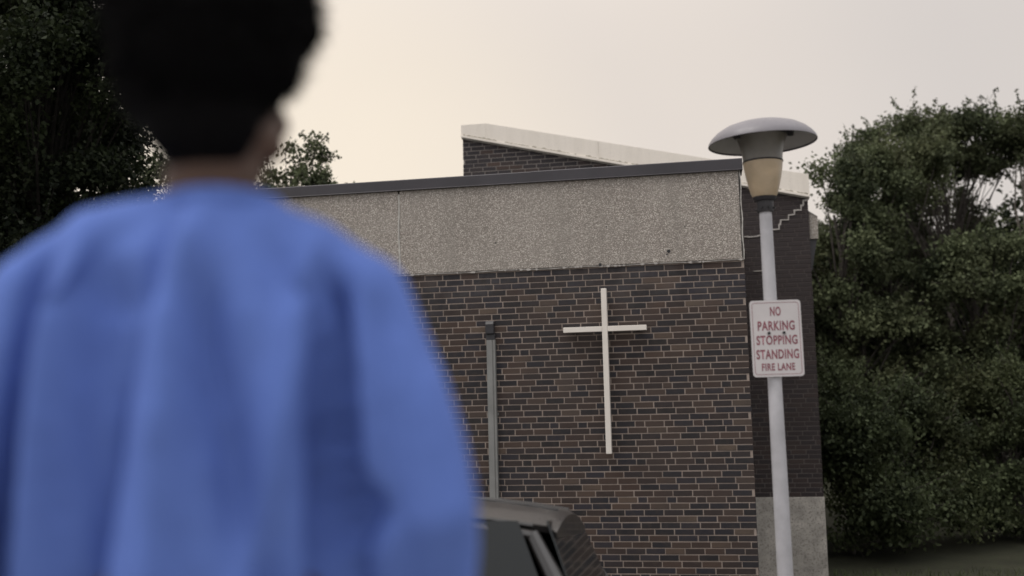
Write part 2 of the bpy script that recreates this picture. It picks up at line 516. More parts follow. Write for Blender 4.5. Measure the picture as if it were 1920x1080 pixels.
def lay_bricks(parent, z0_root, s0, s1, zb, zt, pitch, rh, lib, mat, score, n_parts, top=None, skip=None, flem_every=6, stretch_only=False):
    """courses from zb to zt; the n_parts best by score become parts, the rest one stuff part"""
    rows = int((zt - zb) / rh)
    cand = []
    for r_ in range(rows + 1):
        z_lo = zb + r_ * rh; z_hi = min(z_lo + rh - 0.0115, zt)
        if z_hi - z_lo < 0.02: continue
        fl = (not stretch_only) and r_ % flem_every == 0
        for a, b in course_layout(r_, s0, s1, pitch, fl, 0.037 * ((r_ * 7) % 3)):
            if skip and skip(a, b, z_lo, z_hi): continue
            hi = z_hi
            if top:
                lim = min(top(a), top(b))
                if lim - z_lo < 0.02: continue
                hi = min(hi, lim)
            cand.append((a, b, z_lo, hi, score(0.5 * (a + b), 0.5 * (z_lo + hi))))
    order = sorted(range(len(cand)), key=lambda i: -cand[i][4])
    full = rh - 0.0115
    chosen = set()
    for i in order:
        a, b, zl, zh, sc = cand[i]
        if len(chosen) >= n_parts or sc <= 0: break
        w = b - a
        if abs(zh - zl - full) < 1e-4 and (abs(w - (pitch - 0.0115)) < 1e-4 or abs(w - (pitch * 0.5 - 0.0115)) < 1e-4):
            chosen.add(i)
    rest = MB()
    for i, (a, b, zl, zh, sc) in enumerate(cand):
        tone = pick_tone(0.5 * (a + b), zl, pitch * 13)
        jx, jz, jy = rng.uniform(-0.0015, 0.0015), rng.uniform(-0.0012, 0.0012), rng.uniform(-0.002, 0.001)
        if i in chosen:
            k = 's' if b - a > pitch * 0.7 else 'h'
            o = bpy.data.objects.new('brick', lib[(k, int(round(tone * (TONES - 1))))])
            o.location = (0.5 * (a + b) + jx, jy, 0.5 * (zl + zh) + jz - z0_root)
            o.rotation_euler = (0, rng.uniform(-0.004, 0.004), 0)
            o.parent = parent
            COL.objects.link(o)
        else:
            brick_geo(rest, a + jx, b + jx, zl + jz - z0_root, zh + jz - z0_root, jy, tone)
    o = rest.build('brick_courses', mat, parent)
    o['kind'] = 'stuff'
    return o

# ------------------------------------------------------------------ the low front block
OF = Vector((2.44256, 10.98549, 0))
UF = Vector((math.cos(YAW), -math.sin(YAW), 0))
ZF = -1.25
front = empty('brick_building', (OF.x, OF.y, ZF), -YAW, 'low dark brick block with a pebble-dash concrete band below its flat roof edge', 'building')
SL = -6.55                      # left end
DEPTH = 4.55
mb = MB(); mb.box(SL + 0.006, -0.006, 0.0045, DEPTH, -0.2, 2.596 - ZF)
mb.build('mortar_backing', M['mortar'], front)
lib = brick_library('brick', 0.2020, 0.0657, M['brick'])
ZB = 0.0946 - 18 * 0.0657
def fscore(s, z):
    if s < -3.15 or z < 0.085 or z > 2.5: return -1
    return 10 + s * 0.6 - z
lay_bricks(front, ZF, SL, 0.0, ZB, 2.588, 0.2020, 0.0657, lib, M['brick'], fscore, 300)
# right-hand flank of the block, same bond turned through the corner
flank = MB()
for r_ in range(int((2.588 - ZB) / 0.0657) + 1):
    zl = ZB + r_ * 0.0657; zh = min(zl + 0.0542, 2.588)
    if zh - zl < 0.02: continue
    for a, b in course_layout(r_ + 1, 0.035, DEPTH, 0.2020, r_ % 6 == 0, 0.05):
        t = MB(); brick_geo(t, a, b, zl - ZF, zh - ZF, rng.uniform(-0.002, 0.001), pick_tone(a, zl, 9.0))
        flank.add([(-vy, vx, vz) for vx, vy, vz in t.v], t.f, t.t[0])
o = flank.build('flank_brick_courses', M['brick'], front); o['kind'] = 'stuff'

# pebble-dash panels
zA, zBt = 2.606, 3.556
for a, b in ((-3.738, -0.014), (SL, -3.756)):
    mb = MB(); mb.box(a, b, -0.016, 0.12, zA - ZF, zBt - ZF)
    mb.build('concrete_panel', M['pebble'], front, bevel=0.006)
mb = MB(); mb.box(-0.12, 0.004, 0.125, DEPTH, zA - ZF, zBt - ZF)
mb.build('concrete_panel', M['pebble'], front)
mb = MB(); mb.box(SL + 0.12, -0.125, 0.125, DEPTH, 3.0 - ZF, 3.55 - ZF)
mb.build('roof', M['roof'], front)
# sealant in the panel joint, ragged bedding mortar below the band and down the corner
def ragged(pts_fn, n, w_fn, y0, y1):
    m_ = MB()
    for i in range(n):
        p0, p1 = pts_fn(i / n), pts_fn((i + 1) / n)
        w0, w1 = w_fn(i), w_fn(i + 1)
        m_.add([(p0[0] - w0[0], y0, p0[1] - w0[1]), (p1[0] - w1[0], y0, p1[1] - w1[1]), (p1[0] + w1[0], y0, p1[1] + w1[1]), (p0[0] + w0[0], y0, p0[1] + w0[1]),
                (p0[0] - w0[0], y1, p0[1] - w0[1]), (p1[0] - w1[0], y1, p1[1] - w1[1]), (p1[0] + w1[0], y1, p1[1] + w1[1]), (p0[0] + w0[0], y1, p0[1] + w0[1])],
               [(0, 1, 2, 3), (1, 0, 4, 5), (3, 2, 6, 7)])
    return m_
wr = [rng.uniform(0.6, 1.25) for _ in range(400)]
m_ = ragged(lambda t: (-3.747 + 0.004 * math.sin(t * 9), 2.60 + t * 0.91 - ZF), 40, lambda i: (0.0105 * wr[i], 0.0), -0.021, 0.02)
m_.build('joint_sealant', M['seal'], front)
m_ = ragged(lambda t: (-5.2 + t * 5.2, 2.597 + 0.003 * math.sin(t * 40) - ZF), 330, lambda i: (0.0, 0.0046 * (0.45 + 1.5 * max(0.0, wr[(i * 3) % 380] - 0.75) + (1.6 if wr[(i * 7) % 390] > 1.17 else 0))), -0.0175, 0.03)
m_.build('mortar_bead', M['patch'], front)
m_ = ragged(lambda t: (-0.005 + 0.004 * math.sin(t * 17), 2.60 + t * 0.945 - ZF), 50, lambda i: (0.0058 * wr[i + 60], 0.0), -0.0185, 0.12)
m_.build('edge_sealant', M['seal'], front)
mb = MB(); mb.tube([(-0.020, -0.018, 2.62 - ZF), (-0.022, -0.018, 3.0 - ZF), (-0.018, -0.018, 3.54 - ZF)], 0.0035, 5)
mb.build('edge_crack', M['black'], front)
# dark plugs and weathered spots on the band
for s_, z_, r_ in ((-0.78, 2.722, 0.020), (-1.515, 2.612, 0.018), (-2.65, 2.906, 0.009), (-1.43, 3.02, 0.007), (-0.60, 2.98, 0.006), (-0.80, 2.69, 0.010)):
    mb = MB(); pr = [(r_ * rng.uniform(0.7, 1.2) * math.cos(k * 0.785), r_ * rng.uniform(0.7, 1.2) * math.sin(k * 0.785)) for k in range(8)]
    mb.prism([(s_ + px, z_ + pz - ZF) for px, pz in pr], -0.020, -0.010)
    mb.build('weathered_plug', M['black'], front)
# metal roof edge in two lengths with a lap
def coping_len(a, b, dy, dz):
    mb = MB()
    prof = [(-0.045 - dy, 3.545), (-0.052 - dy, 3.549), (-0.045 - dy, 3.556), (-0.042 - dy, 3.662 + dz), (-0.030 - dy, 3.672 + dz), (0.34, 3.672 + dz), (0.34, 3.56), (-0.02, 3.56), (-0.02, 3.545)]
    n = len(prof)
    vs = [(a, y, z - ZF) for y, z in prof] + [(b, y, z - ZF) for y, z in prof]
    fs = [tuple(range(n - 1, -1, -1)), tuple(range(n, 2 * n))] + [(i, (i + 1) % n, n + (i + 1) % n, n + i) for i in range(n)]
    mb.add(vs, fs)
    return mb.build('coping', M['coping'], front)
coping_len(SL - 0.02, -2.205, 0.0, 0.0)
coping_len(-2.23, 0.024, 0.0025, 0.0025)

# ------------------------------------------------------------------ the tall back building
OB = Vector((4.37992, 15.32276, 0))
ZG = -1.55
back = empty('brick_building', (OB.x, OB.y, ZG), -YAW, 'taller dark brick wall behind the low block, with sloping white coping and stepped crack', 'building')
BL = -5.185
def slope(s):
    return 4.041 - 0.2412 * s          # underside of the white coping
out = [(BL + 0.006, 0), (-0.006, 0), (-0.006, slope(0) - ZG + 0.1), (BL + 0.006, slope(BL) - ZG + 0.1)]
mb = MB(); mb.prism(out, 0.0045, 7.0)
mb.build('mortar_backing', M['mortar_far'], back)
lib2 = brick_library('brick', 0.2120, 0.0672, M['brick_far'])
def bscore(s, z):
    if s > -0.96 and -0.28 < z < 4.0: return 20 - z
    if z > 4.70 and z < slope(s) and s < -1.9: return 10 + z * 0.1
    return -1
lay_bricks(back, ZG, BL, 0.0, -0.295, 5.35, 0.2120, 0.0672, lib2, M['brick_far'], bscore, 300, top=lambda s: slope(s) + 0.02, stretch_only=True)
# concrete plinth
mb = MB(); mb.box(BL - 0.01, 0.008, -0.012, 6.9, -0.3, -0.302 - ZG)
mb.build('plinth', M['concrete'], back, bevel=0.008)
# right flank bricks
flank = MB()
for r_ in range(66):
    zl = -0.295 + r_ * 0.0672; zh = zl + 0.0557
    if zh > 4.05: break
    for a, b in course_layout(r_ + 1, 0.035, 6.9, 0.2120, False, 0.05):
        t = MB(); brick_geo(t, a, b, zl - ZG, zh - ZG, rng.uniform(-0.002, 0.001), pick_tone(a, zl, 5.0))
        flank.add([(-vy, vx, vz) for vx, vy, vz in t.v], t.f, t.t[0])
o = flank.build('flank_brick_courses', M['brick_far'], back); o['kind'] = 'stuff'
# white coping: short level cap, then the long slope in three lengths
def top_line(s):
    if s < -4.80: return 5.488
    return 4.375 + (5.488 - 4.375) * (0.022 - s) / (4.80 + 0.022)
cuts = [BL - 0.012, -4.80, -3.05, -1.45, 0.024]
for i in range(4):
    a, b = cuts[i], cuts[i + 1] - (0.0015 if i < 3 else 0)
    mb = MB()
    mb.prism([(a, slope(a) - ZG), (b, slope(b) - ZG), (b, top_line(b) - ZG), (a, top_line(a) - ZG)], -0.055 - 0.002 * (i % 2), 0.38)
    cp = mb.build('coping', M['white_coping'], back, bevel=0.003)
    mb = MB()
    mb.prism([(a, slope(a) - 0.004 - ZG), (b, slope(b) - 0.004 - ZG), (b, slope(b) + 0.032 - ZG), (a, slope(a) + 0.032 - ZG)], -0.069, -0.053)
    mb.build('lip', M['white_coping'], cp, bevel=0.003)
    gr = MB(); k = 0; x = a
    while x < b - 0.03:                                     # grime caught above the lip
        w_ = rng.uniform(0.02, 0.09); h_ = rng.uniform(0.006, 0.028) if rng.random() < 0.7 else 0.0
        x2 = min(x + w_, b)
        if h_: gr.add([(x, -0.0585, slope(x) + 0.030 - ZG), (x2, -0.0585, slope(x2) + 0.030 - ZG), (x2, -0.0585, slope(x2) + 0.034 + h_ * 0.6 - ZG), ((x + x2) / 2, -0.0585, slope((x + x2) / 2) + 0.034 + h_ - ZG), (x, -0.0585, slope(x) + 0.034 + h_ * 0.5 - ZG)], [(0, 1, 2, 3, 4)])
        x = x2
    o = gr.build('grime', M['grime'], cp); o['kind'] = 'stuff'
# a thin drip strip under it
mb = MB()
mb.prism([(BL - 0.01, slope(BL) - 0.022 - ZG), (0.02, slope(0.02) - 0.022 - ZG), (0.02, slope(0.02) - 0.004 - ZG), (BL - 0.01, slope(BL) - 0.004 - ZG)], -0.035, 0.05)
mb.build('drip_strip', M['concrete'], back)
# roof slab behind
mb = MB()
mb.prism([(BL, slope(BL) - ZG + 0.12), (0.0, slope(0) - ZG + 0.12), (0.0, slope(0) - ZG + 0.2), (BL, slope(BL) - ZG + 0.2)], 0.39, 7.1)
mb.build('roof', M['roof'], back)
# stepped crack filled with fresh mortar
def stepped(pts, w):
    m_ = MB()
    for (x0, z0), (x1, z1) in zip(pts[:-1], pts[1:]):
        ww = w * rng.uniform(0.7, 1.25)
        n = 3
        for k in range(n):
            xa, xb = x0 + (x1 - x0) * k / n, x0 + (x1 - x0) * (k + 1) / n
            za, zb_ = z0 + (z1 - z0) * k / n, z0 + (z1 - z0) * (k + 1) / n
            jw = ww * rng.uniform(0.75, 1.2)
            d = rng.uniform(-0.005, 0.005)
            m_.box(min(xa, xb) - jw, max(xa, xb) + jw, -0.011 - rng.uniform(0, 0.004), 0.006, min(za, zb_) - jw + d - ZG, max(za, zb_) + jw + d - ZG)
    return m_
zc = [3.590 + i * 0.0672 for i in range(7)]
pts = [(-0.53, zc[0]), (-0.43, zc[0]), (-0.43, zc[1]), (-0.41, zc[1]), (-0.40, zc[2]), (-0.29, zc[2]), (-0.285, zc[3]), (-0.20, zc[3]), (-0.20, zc[4]), (-0.105, zc[4]), (-0.10, zc[5]), (-0.07, zc[5]), (-0.065, zc[6]), (-0.002, zc[6] + 0.01)]
stepped(pts, 0.0085).build('crack_repair', M['patch'], back, bevel=0.003)
stepped([(-0.93, 3.497), (-0.78, 3.502), (-0.66, 3.507)], 0.009).build('crack_repair', M['patch'], back, bevel=0.003)
stepped([(-0.83, 2.985), (-0.70, 2.989), (-0.655, 2.989), (-0.65, 2.945)], 0.006).build('crack_repair', M['patch'], back)
# pebble-dash panel that juts out past the right-hand corner, on a dark tapering bracket
mb = MB(); mb.prism([(0.006, 3.432 - ZG), (0.128, 3.428 - ZG), (0.130, 3.755 - ZG), (0.105, 3.775 - ZG), (0.05, 3.80 - ZG), (0.006, 3.838 - ZG)], 0.06, 4.0)
mb.build('side_panel', M['pebble'], back, bevel=0.006)
mb = MB(); mb.prism([(0.006, 2.97 - ZG), (0.020, 2.97 - ZG), (0.108, 3.425 - ZG), (0.006, 3.425 - ZG)], 0.10, 3.9)
mb.build('bracket', M['dark_metal'], back)
mb = ragged(lambda t: (0.006 + 0.124 * t, 3.842 - 0.085 * t - ZG), 12, lambda i: (0.0, 0.008 * wr[i + 90]), 0.05, 0.20)
mb.build('flashing', M['seal'], back)

# ------------------------------------------------------------------ cross on the wall
def wall_pt(s, d, z):
    v = OF + UF * s + Vector((-math.sin(YAW), -math.cos(YAW), 0)) * d
    return (v.x, v.y, z)
cx = empty('cross', wall_pt(-1.476, 0.085, 0.61), -YAW, 'tall thin cream painted cross fixed to the dark brick wall', 'cross')
mb = MB(); mb.box(-0.0285, 0.0285, -0.052, 0.035, 0.0, 1.735)
mb.build('upright', M['cross'], cx, bevel=0.004)
for a, b in ((-0.442, -0.0295), (0.0295, 0.437)):
    mb = MB(); mb.box(a, b, -0.049, 0.035, 1.278, 1.334)
    mb.build('crossbar', M['cross'], cx, bevel=0.004)
for x_, z_ in ((0, 0.25), (0, 1.0), (0, 1.6), (-0.34, 1.306), (0.34, 1.306)):
    mb = MB(); mb.box(x_ - 0.018, x_ + 0.018, 0.035, 0.087, z_ - 0.018, z_ + 0.018)
    mb.build('standoff', M['dark_metal'], cx)

# ------------------------------------------------------------------ conduit cover left of the cross
cd = empty('conduit', wall_pt(-2.724, 0.0, -1.10), -YAW, 'grey green metal conduit cover running up the brick wall to a dark elbow box', 'conduit')
zt = 1.845 + 1.10
mb = MB()
prof = [(-0.048, 0.0), (-0.048, -0.050), (-0.043, -0.055), (0.014, -0.055), (0.018, -0.047), (0.026, -0.047), (0.030, -0.055), (0.044, -0.055), (0.048, -0.050), (0.048, 0.0)]
n = len(prof)
nseg = 6
vs = []; fs = []
for k in range(nseg + 1):
    vs += [(x, y, 0.03 + (zt - 0.03) * k / nseg) for x, y in prof]
for k in range(nseg):
    for i in range(n - 1):
        fs.append((k * n + i, k * n + i + 1, (k + 1) * n + i + 1, (k + 1) * n + i))
fs.append(tuple(nseg * n + i for i in range(n)))
mb.add(vs, fs)
mb.build('channel', M['pipe'], cd)
for z_ in (0.4, 1.23, 2.13):
    mb = MB(); mb.box(-0.062, -0.049, -0.012, 0.0, z_, z_ + 0.03); mb.box(0.049, 0.062, -0.012, 0.0, z_, z_ + 0.03)
    mb.build('clip', M['pipe'], cd)
mb = MB(); mb.box(-0.050, 0.046, -0.052, 0.0, zt + 0.002, zt + 0.062)
mb.build('collar', M['dark_metal'], cd, bevel=0.006)
# elbow hood bending back into the wall
mb = MB()
mb.add([(-0.052, -0.075, zt + 0.064), (0.040, -0.075, zt + 0.064), (0.040, -0.082, zt + 0.17), (-0.052, -0.082, zt + 0.17),
        (-0.052, 0.0, zt + 0.064), (0.040, 0.0, zt + 0.064), (0.040, 0.0, zt + 0.205), (-0.052, 0.0, zt + 0.205), (-0.052, -0.05, zt + 0.205), (0.040, -0.05, zt + 0.205)],
       [(0, 1, 2, 3), (3, 2, 9, 8), (8, 9, 6, 7), (1, 5, 6, 9, 2), (4, 0, 3, 8, 7), (4, 5, 1, 0)])
mb.build('elbow', M['dark_metal'], cd, bevel=0.006)

# ------------------------------------------------------------------ lamp post with mushroom hat
PX, PY = 1.545, 6.25
PZ = gz(PY) + 0.02
lamp = empty('street_lamp', (PX, PY, PZ), 0, 'grey lamp post with a wide mushroom hat over a yellowed plastic globe', 'street lamp')
lamp.rotation_euler = (0, R(-0.30), 0)
H = lambda z: z - PZ
mb = MB(); mb.lathe([(0.001, 0.06), (0.0475, 0.06), (0.0445, H(0.56)), (0.0405, H(1.3)), (0.0365, H(2.30)), (0.001, H(2.30))], 32)
mb.build('pole', M['pole'], lamp, smooth=True)
mb = MB(); mb.lathe([(0.001, 0.0), (0.14, 0.0), (0.14, 0.018), (0.075, 0.03), (0.058, 0.09), (0.0485, 0.10), (0.001, 0.10)], 32)
mb.build('base', M['pole'], lamp, smooth=True)
for k in range(4):
    t = math.pi / 4 + k * math.pi / 2
    mb = MB(); mb.tube([(0.108 * math.cos(t), 0.108 * math.sin(t), 0.018), (0.108 * math.cos(t), 0.108 * math.sin(t), 0.045)], 0.012, 6)
    mb.build('anchor_bolt', M['dark_metal'], lamp)
mb = MB(); mb.lathe([(0.038, H(2.287)), (0.046, H(2.285)), (0.049, H(2.292)), (0.0495, H(2.342)), (0.052, H(2.352)), (0.038, H(2.354))], 32, True)
mb.build('collar', M['dark_metal'], lamp, smooth=True)
for t in (-2.2, -1.35, -0.5, 0.9, 2.4):
    mb = MB(); a = Vector((math.cos(t), math.sin(t), 0))
    mb.tube([a * 0.044 + Vector((0, 0, H(2.308))), a * 0.060 + Vector((0, 0, H(2.308)))], 0.0065, 6)
    mb.build('set_screw', M['black'], lamp)
mb = MB(); mb.lathe([(0.02, H(2.352)), (0.060, H(2.354)), (0.066, H(2.364)), (0.072, H(2.378)), (0.02, H(2.380))], 40, True)
mb.build('globe_seat', M['dark_metal'], lamp, smooth=True)
am = [(0.03, H(2.376)), (0.070, H(2.379)), (0.0800, H(2.402)), (0.0895, H(2.437)), (0.0985, H(2.475)), (0.1065, H(2.515)), (0.1125, H(2.550)), (0.1170, H(2.588)), (0.03, H(2.590))]
mb = MB(); mb.lathe(am, 48); mb.build('lower_globe', M['amber'], lamp, smooth=True)
mb = MB(); mb.lathe([(0.05, H(2.588)), (0.1195, H(2.588)), (0.1215, H(2.592)), (0.1195, H(2.597)), (0.05, H(2.597))], 48); mb.build('globe_ring', M['dark_metal'], lamp, smooth=True)
up = [(0.03, H(2.596)), (0.1165, H(2.597)), (0.1180, H(2.625)), (0.1220, H(2.655)), (0.1300, H(2.690)), (0.1405, H(2.722)), (0.1520, H(2.748)), (0.03, H(2.752))]
mb = MB(); mb.lathe(up, 48); mb.build('upper_globe', M['smoke'], lamp, smooth=True)
mb = MB(); mb.lathe([(0.03, H(2.750)), (0.158, H(2.750)), (0.172, H(2.762)), (0.178, H(2.796)), (0.03, H(2.80))], 48); mb.build('globe_cap', M['dark_metal'], lamp, smooth=True)
for k in range(3):
    t = R(205 + 120 * k)
    a = Vector((math.cos(t), math.sin(t), 0)); b = Vector((-math.sin(t), math.cos(t), 0))
    mb = MB()
    q = []
    for rr, z_ in ((0.168, 2.725), (0.195, 2.725), (0.205, 2.785), (0.168, 2.785)):
        for sg in (-1, 1):
            q.append(a * rr + b * 0.014 * sg + Vector((0, 0, H(z_))))
    mb.add(q, [(0, 2, 4, 6), (7, 5, 3, 1), (0, 1, 3, 2), (2, 3, 5, 4), (4, 5, 7, 6), (6, 7, 1, 0)])
    mb.build('hat_bracket', M['dark_metal'], lamp)
hat = [(0.001, 2.838), (0.10, 2.833), (0.17, 2.822), (0.225, 2.803), (0.270, 2.776), (0.302, 2.746), (0.3185, 2.722), (0.3225, 2.706), (0.3200, 2.704), (0.3170, 2.716)]
lining = [(0.3165, 2.716), (0.298, 2.741), (0.266, 2.770), (0.222, 2.796), (0.17, 2.815), (0.10, 2.826), (0.001, 2.831)]
hat_root = None
for nm, pr, mt in (('hat', hat, M['hat']), ('lining', lining, M['hat_inside'])):
    mb = MB(); mb.lathe([(r_, H(z_) - H(2.70)) for r_, z_ in pr], 72)
    ho = mb.build(nm, mt, lamp if hat_root is None else hat_root, smooth=True)
    if hat_root is None:
        ho.location = (0.004, 0, H(2.70)); ho.rotation_euler = (0, R(-1.0), 0); hat_root = ho

# ------------------------------------------------------------------ the sign
SW, SH = 0.298, 0.449
sg = empty('parking_sign', (PX + 0.003, PY - 0.052, 1.303), 0, 'white metal no parking sign with red lettering bolted to the lamp post', 'sign')
sg.rotation_euler = (R(-0.6), R(-0.35), R(-2.0))
def rrect(w, h, r, n=6):
    pts = []
    for cxx, czz, a0 in ((w / 2 - r, h / 2 - r, 0), (-w / 2 + r, h / 2 - r, 90), (-w / 2 + r, -h / 2 + r, 180), (w / 2 - r, -h / 2 + r, 270)):
        for k in range(n + 1):
            t = R(a0 + 90 * k / n)
            pts.append((cxx + r * math.cos(t), czz + r * math.sin(t)))
    return pts
mb = MB(); mb.prism([(x, z + SH / 2) for x, z in rrect(SW, SH, 0.020)], -0.002, 0.002)
mb.build('sign_plate', M['sign'], sg)
mb = MB()
po = rrect(SW - 0.024, SH - 0.026, 0.018); pi_ = rrect(SW - 0.0295, SH - 0.0315, 0.0155)
n = len(po)
mb.add([(x, -0.0028, z + SH / 2) for x, z in po] + [(x, -0.0028, z + SH / 2) for x, z in pi_], [(i, (i + 1) % n, n + (i + 1) % n, n + i) for i in range(n)])
mb.build('border_line', M['red'], sg)
def lettering(text, zc_, cap, width):
    cu = bpy.data.curves.new('lettering', 'FONT')
    cu.body = text; cu.align_x = 'CENTER'; cu.size = 1.0; cu.space_character = 1.10; cu.offset = 0.028; cu.resolution_u = 4
    tmp = bpy.data.objects.new('lettering_source', cu)
    COL.objects.link(tmp)
    dg = bpy.context.evaluated_depsgraph_get()
    me = bpy.data.meshes.new_from_object(tmp.evaluated_get(dg))
    bpy.data.objects.remove(tmp)
    co = np.empty(len(me.vertices) * 3); me.vertices.foreach_get('co', co); co = co.reshape(-1, 3)
    x0, x1 = co[:, 0].min(), co[:, 0].max(); y0, y1 = co[:, 1].min(), co[:, 1].max()
    out = np.empty_like(co)
    out[:, 0] = ((co[:, 0] - (x0 + x1) / 2) / (x1 - x0)) * width
    out[:, 1] = -0.0031
    out[:, 2] = zc_ + ((co[:, 1] - (y0 + y1) / 2) / (y1 - y0)) * cap
    me.vertices.foreach_set('co', out.ravel()); me.update()
    me.materials.clear()
    bpy.data.curves.remove(cu)
    return link_mesh('lettering', me, M['red'], sg)
for tx, fz, cap, wd in (('NO', 0.146, 0.0545, 0.0625), ('PARKING', 0.334, 0.0570, 0.2160), ('STOPPING', 0.522, 0.0560, 0.2390), ('STANDING', 0.707, 0.0570, 0.2480), ('FIRE LANE', 0.872, 0.0430, 0.1930)):
    lettering(tx, SH * (1 - fz), cap, wd)
for x_ in (-0.0445, 0.043):
    mb = MB(); mb.tube([(x_, -0.011, SH * 0.570), (x_, 0.02, SH * 0.570)], 0.0088, 10)
    mb.build('bolt', M['black'], sg)
mb = MB(); mb.box(-0.07, 0.07, 0.003, 0.012, SH * 0.55, SH * 0.59)
mb.build('mounting_strap', M['dark_metal'], sg)

# ------------------------------------------------------------------ dark car, its nose just showing past the person
CARP = Vector((-1.52, 5.6, gz(5.6) + 0.02))
car = empty('parked_car', CARP, -YAW, 'dark glossy parked car, only its roof edge showing beside the blue sweatshirt', 'car')
car.rotation_euler = (R(-5.5), 0, -YAW)
# faces left: local +x is its tail, the tail end of the roof is what shows
def loft(rings_, n_cap=True):
    n = len(rings_[0]); m_ = MB()
    m_.add([p for r_ in rings_ for p in r_], [(i * n + k, i * n + (k + 1) % n, (i + 1) * n + (k + 1) % n, (i + 1) * n + k) for i in range(len(rings_) - 1) for k in range(n)]
           + ([tuple(range(n - 1, -1, -1)), tuple((len(rings_) - 1) * n + k for k in range(n))] if n_cap else []))
    return m_
xs = [-2.10, -2.03, -1.8, -1.3, -0.8, 0.0, 0.9, 1.5, 1.85, 1.98, 2.03]
wd = [0.55, 0.72, 0.80, 0.84, 0.85, 0.85, 0.85, 0.83, 0.78, 0.72, 0.62]
hh = [0.60, 0.72, 0.80, 0.87, 0.92, 0.93, 0.94, 0.94, 0.92, 0.88, 0.80]
lo = [0.34, 0.26, 0.22, 0.20, 0.20, 0.20, 0.20, 0.22, 0.26, 0.30, 0.36]
rings_ = []
for x, w, h, l in zip(xs, wd, hh, lo):
    half = [(0.0, h), (0.6 * w, h - 0.006), (0.88 * w, h - 0.025), (0.975 * w, h - 0.08), (w, h - 0.2), (w, l + 0.2), (0.97 * w, l + 0.04), (0.9 * w, l), (0.0, l)]
    rings_.append([(x, y, z) for y, z in half + [(-y, z) for y, z in half[-2:0:-1]]])
body = loft(rings_).build('body', M['car'], car, smooth=True)
sub = body.modifiers.new('sub', 'SUBSURF'); sub.levels = 2; sub.render_levels = 2
def roof_h(x):          # roof line along the car
    return 1.475 - 0.028 * (x - 0.2) ** 2 - (0.10 * max(0, x - 1.25) ** 2)
# roof skin: crowned, ends in a curved tail
rings_ = []
for x in (-0.62, -0.4, 0.0, 0.5, 1.0, 1.3, 1.5, 1.66, 1.76, 1.80):
    w = 0.60 - 0.02 * max(0, x - 0.8) ** 2 - (0.04 if x > 1.7 else 0)
    z = roof_h(x) - (0.02 if x > 1.78 else 0)
    top = [(x, w * t, z - 0.075 * t * t) for t in (-1, -0.75, -0.5, -0.25, 0, 0.25, 0.5, 0.75, 1)]
    rings_.append(top + [(x, w * 0.98, z - 0.105), (x, -w * 0.98, z - 0.105)])
loft(rings_).build('roof', M['car'], car, smooth=True)
for sgn in (-1, 1):
    m_ = MB(); m_.tube([(x, sgn * (0.606 - 0.02 * max(0, x - 0.8) ** 2), roof_h(x) - 0.083) for x in (-0.6, -0.2, 0.3, 0.8, 1.2, 1.5, 1.7)], 0.011, 6)
    m_.build('roof_gutter', M['black'], car)
    m_ = MB(); m_.tube([(x, sgn * (0.19 - 0.006 * max(0, x - 0.8) ** 2), roof_h(x) - 0.0065) for x in (-0.6, -0.3, 0.0, 0.3, 0.6, 0.9, 1.2, 1.4, 1.6, 1.76)], 0.007, 6)
    m_.build('roof_seam', M['black'], car)
    m_ = MB(); m_.tube([(x, sgn * (0.628 - 0.02 * max(0, x - 0.8) ** 2), roof_h(x) - 0.125) for x in (-0.6, -0.2, 0.3, 0.8, 1.2, 1.5, 1.7)], [0.030] * 6 + [0.022], 8)
    m_.build('door_frame', M['car'], car, smooth=True)
    for pa, pb in (((-0.58, 0.62), (-1.22, 0.74)), ((0.10, 0.635), (0.12, 0.80)), ((0.95, 0.63), (1.02, 0.80)), ((1.70, 0.60), (1.92, 0.76))):
        m_ = MB(); m_.tube([(pa[0], sgn * pa[1], roof_h(pa[0]) - 0.12), (pb[0], sgn * pb[1], 0.90)], [0.032, 0.045], 8)
        m_.build('pillar', M['car'], car, smooth=True)
    for qa, qb, qc, qd in (((-1.12), 0.06, 0.06, -0.53), (0.16, 0.96, 0.90, 0.14), (1.06, 1.82, 1.64, 1.0)):
        m_ = MB()
        zt_ = roof_h(0.5) - 0.14
        q = [(qa, sgn * 0.775, 0.92), (qb, sgn * 0.775, 0.92), (qc, sgn * 0.635, zt_), (qd, sgn * 0.635, zt_)]
        m_.add(q + [(x, y - sgn * 0.006, z) for x, y, z in q], [(0, 1, 2, 3), (7, 6, 5, 4), (0, 4, 5, 1), (1, 5, 6, 2), (2, 6, 7, 3), (3, 7, 4, 0)])
        m_.build('side_window', M['glass'], car)
    m_ = MB(); m_.box(1.93, 2.02, sgn * 0.60 - 0.10, sgn * 0.60 + 0.10, 0.66, 0.84)
    m_.build('tail_light', M['red'], car, bevel=0.02)
for nm, q in (('windscreen', [(-1.20, -0.70, 0.92), (-1.20, 0.70, 0.92), (-0.60, 0.56, 1.36), (-0.60, -0.56, 1.36)]), ('rear_window', [(1.92, 0.70, 0.95), (1.92, -0.70, 0.95), (1.765, -0.56, 1.33), (1.765, 0.56, 1.33)])):
    m_ = MB(); dx = 0.008 if nm == 'windscreen' else -0.008
    m_.add(q + [(x + dx, y, z) for x, y, z in q], [(0, 1, 2, 3), (7, 6, 5, 4), (0, 4, 5, 1), (1, 5, 6, 2), (2, 6, 7, 3), (3, 7, 4, 0)])
    m_.build(nm, M['glass'], car)
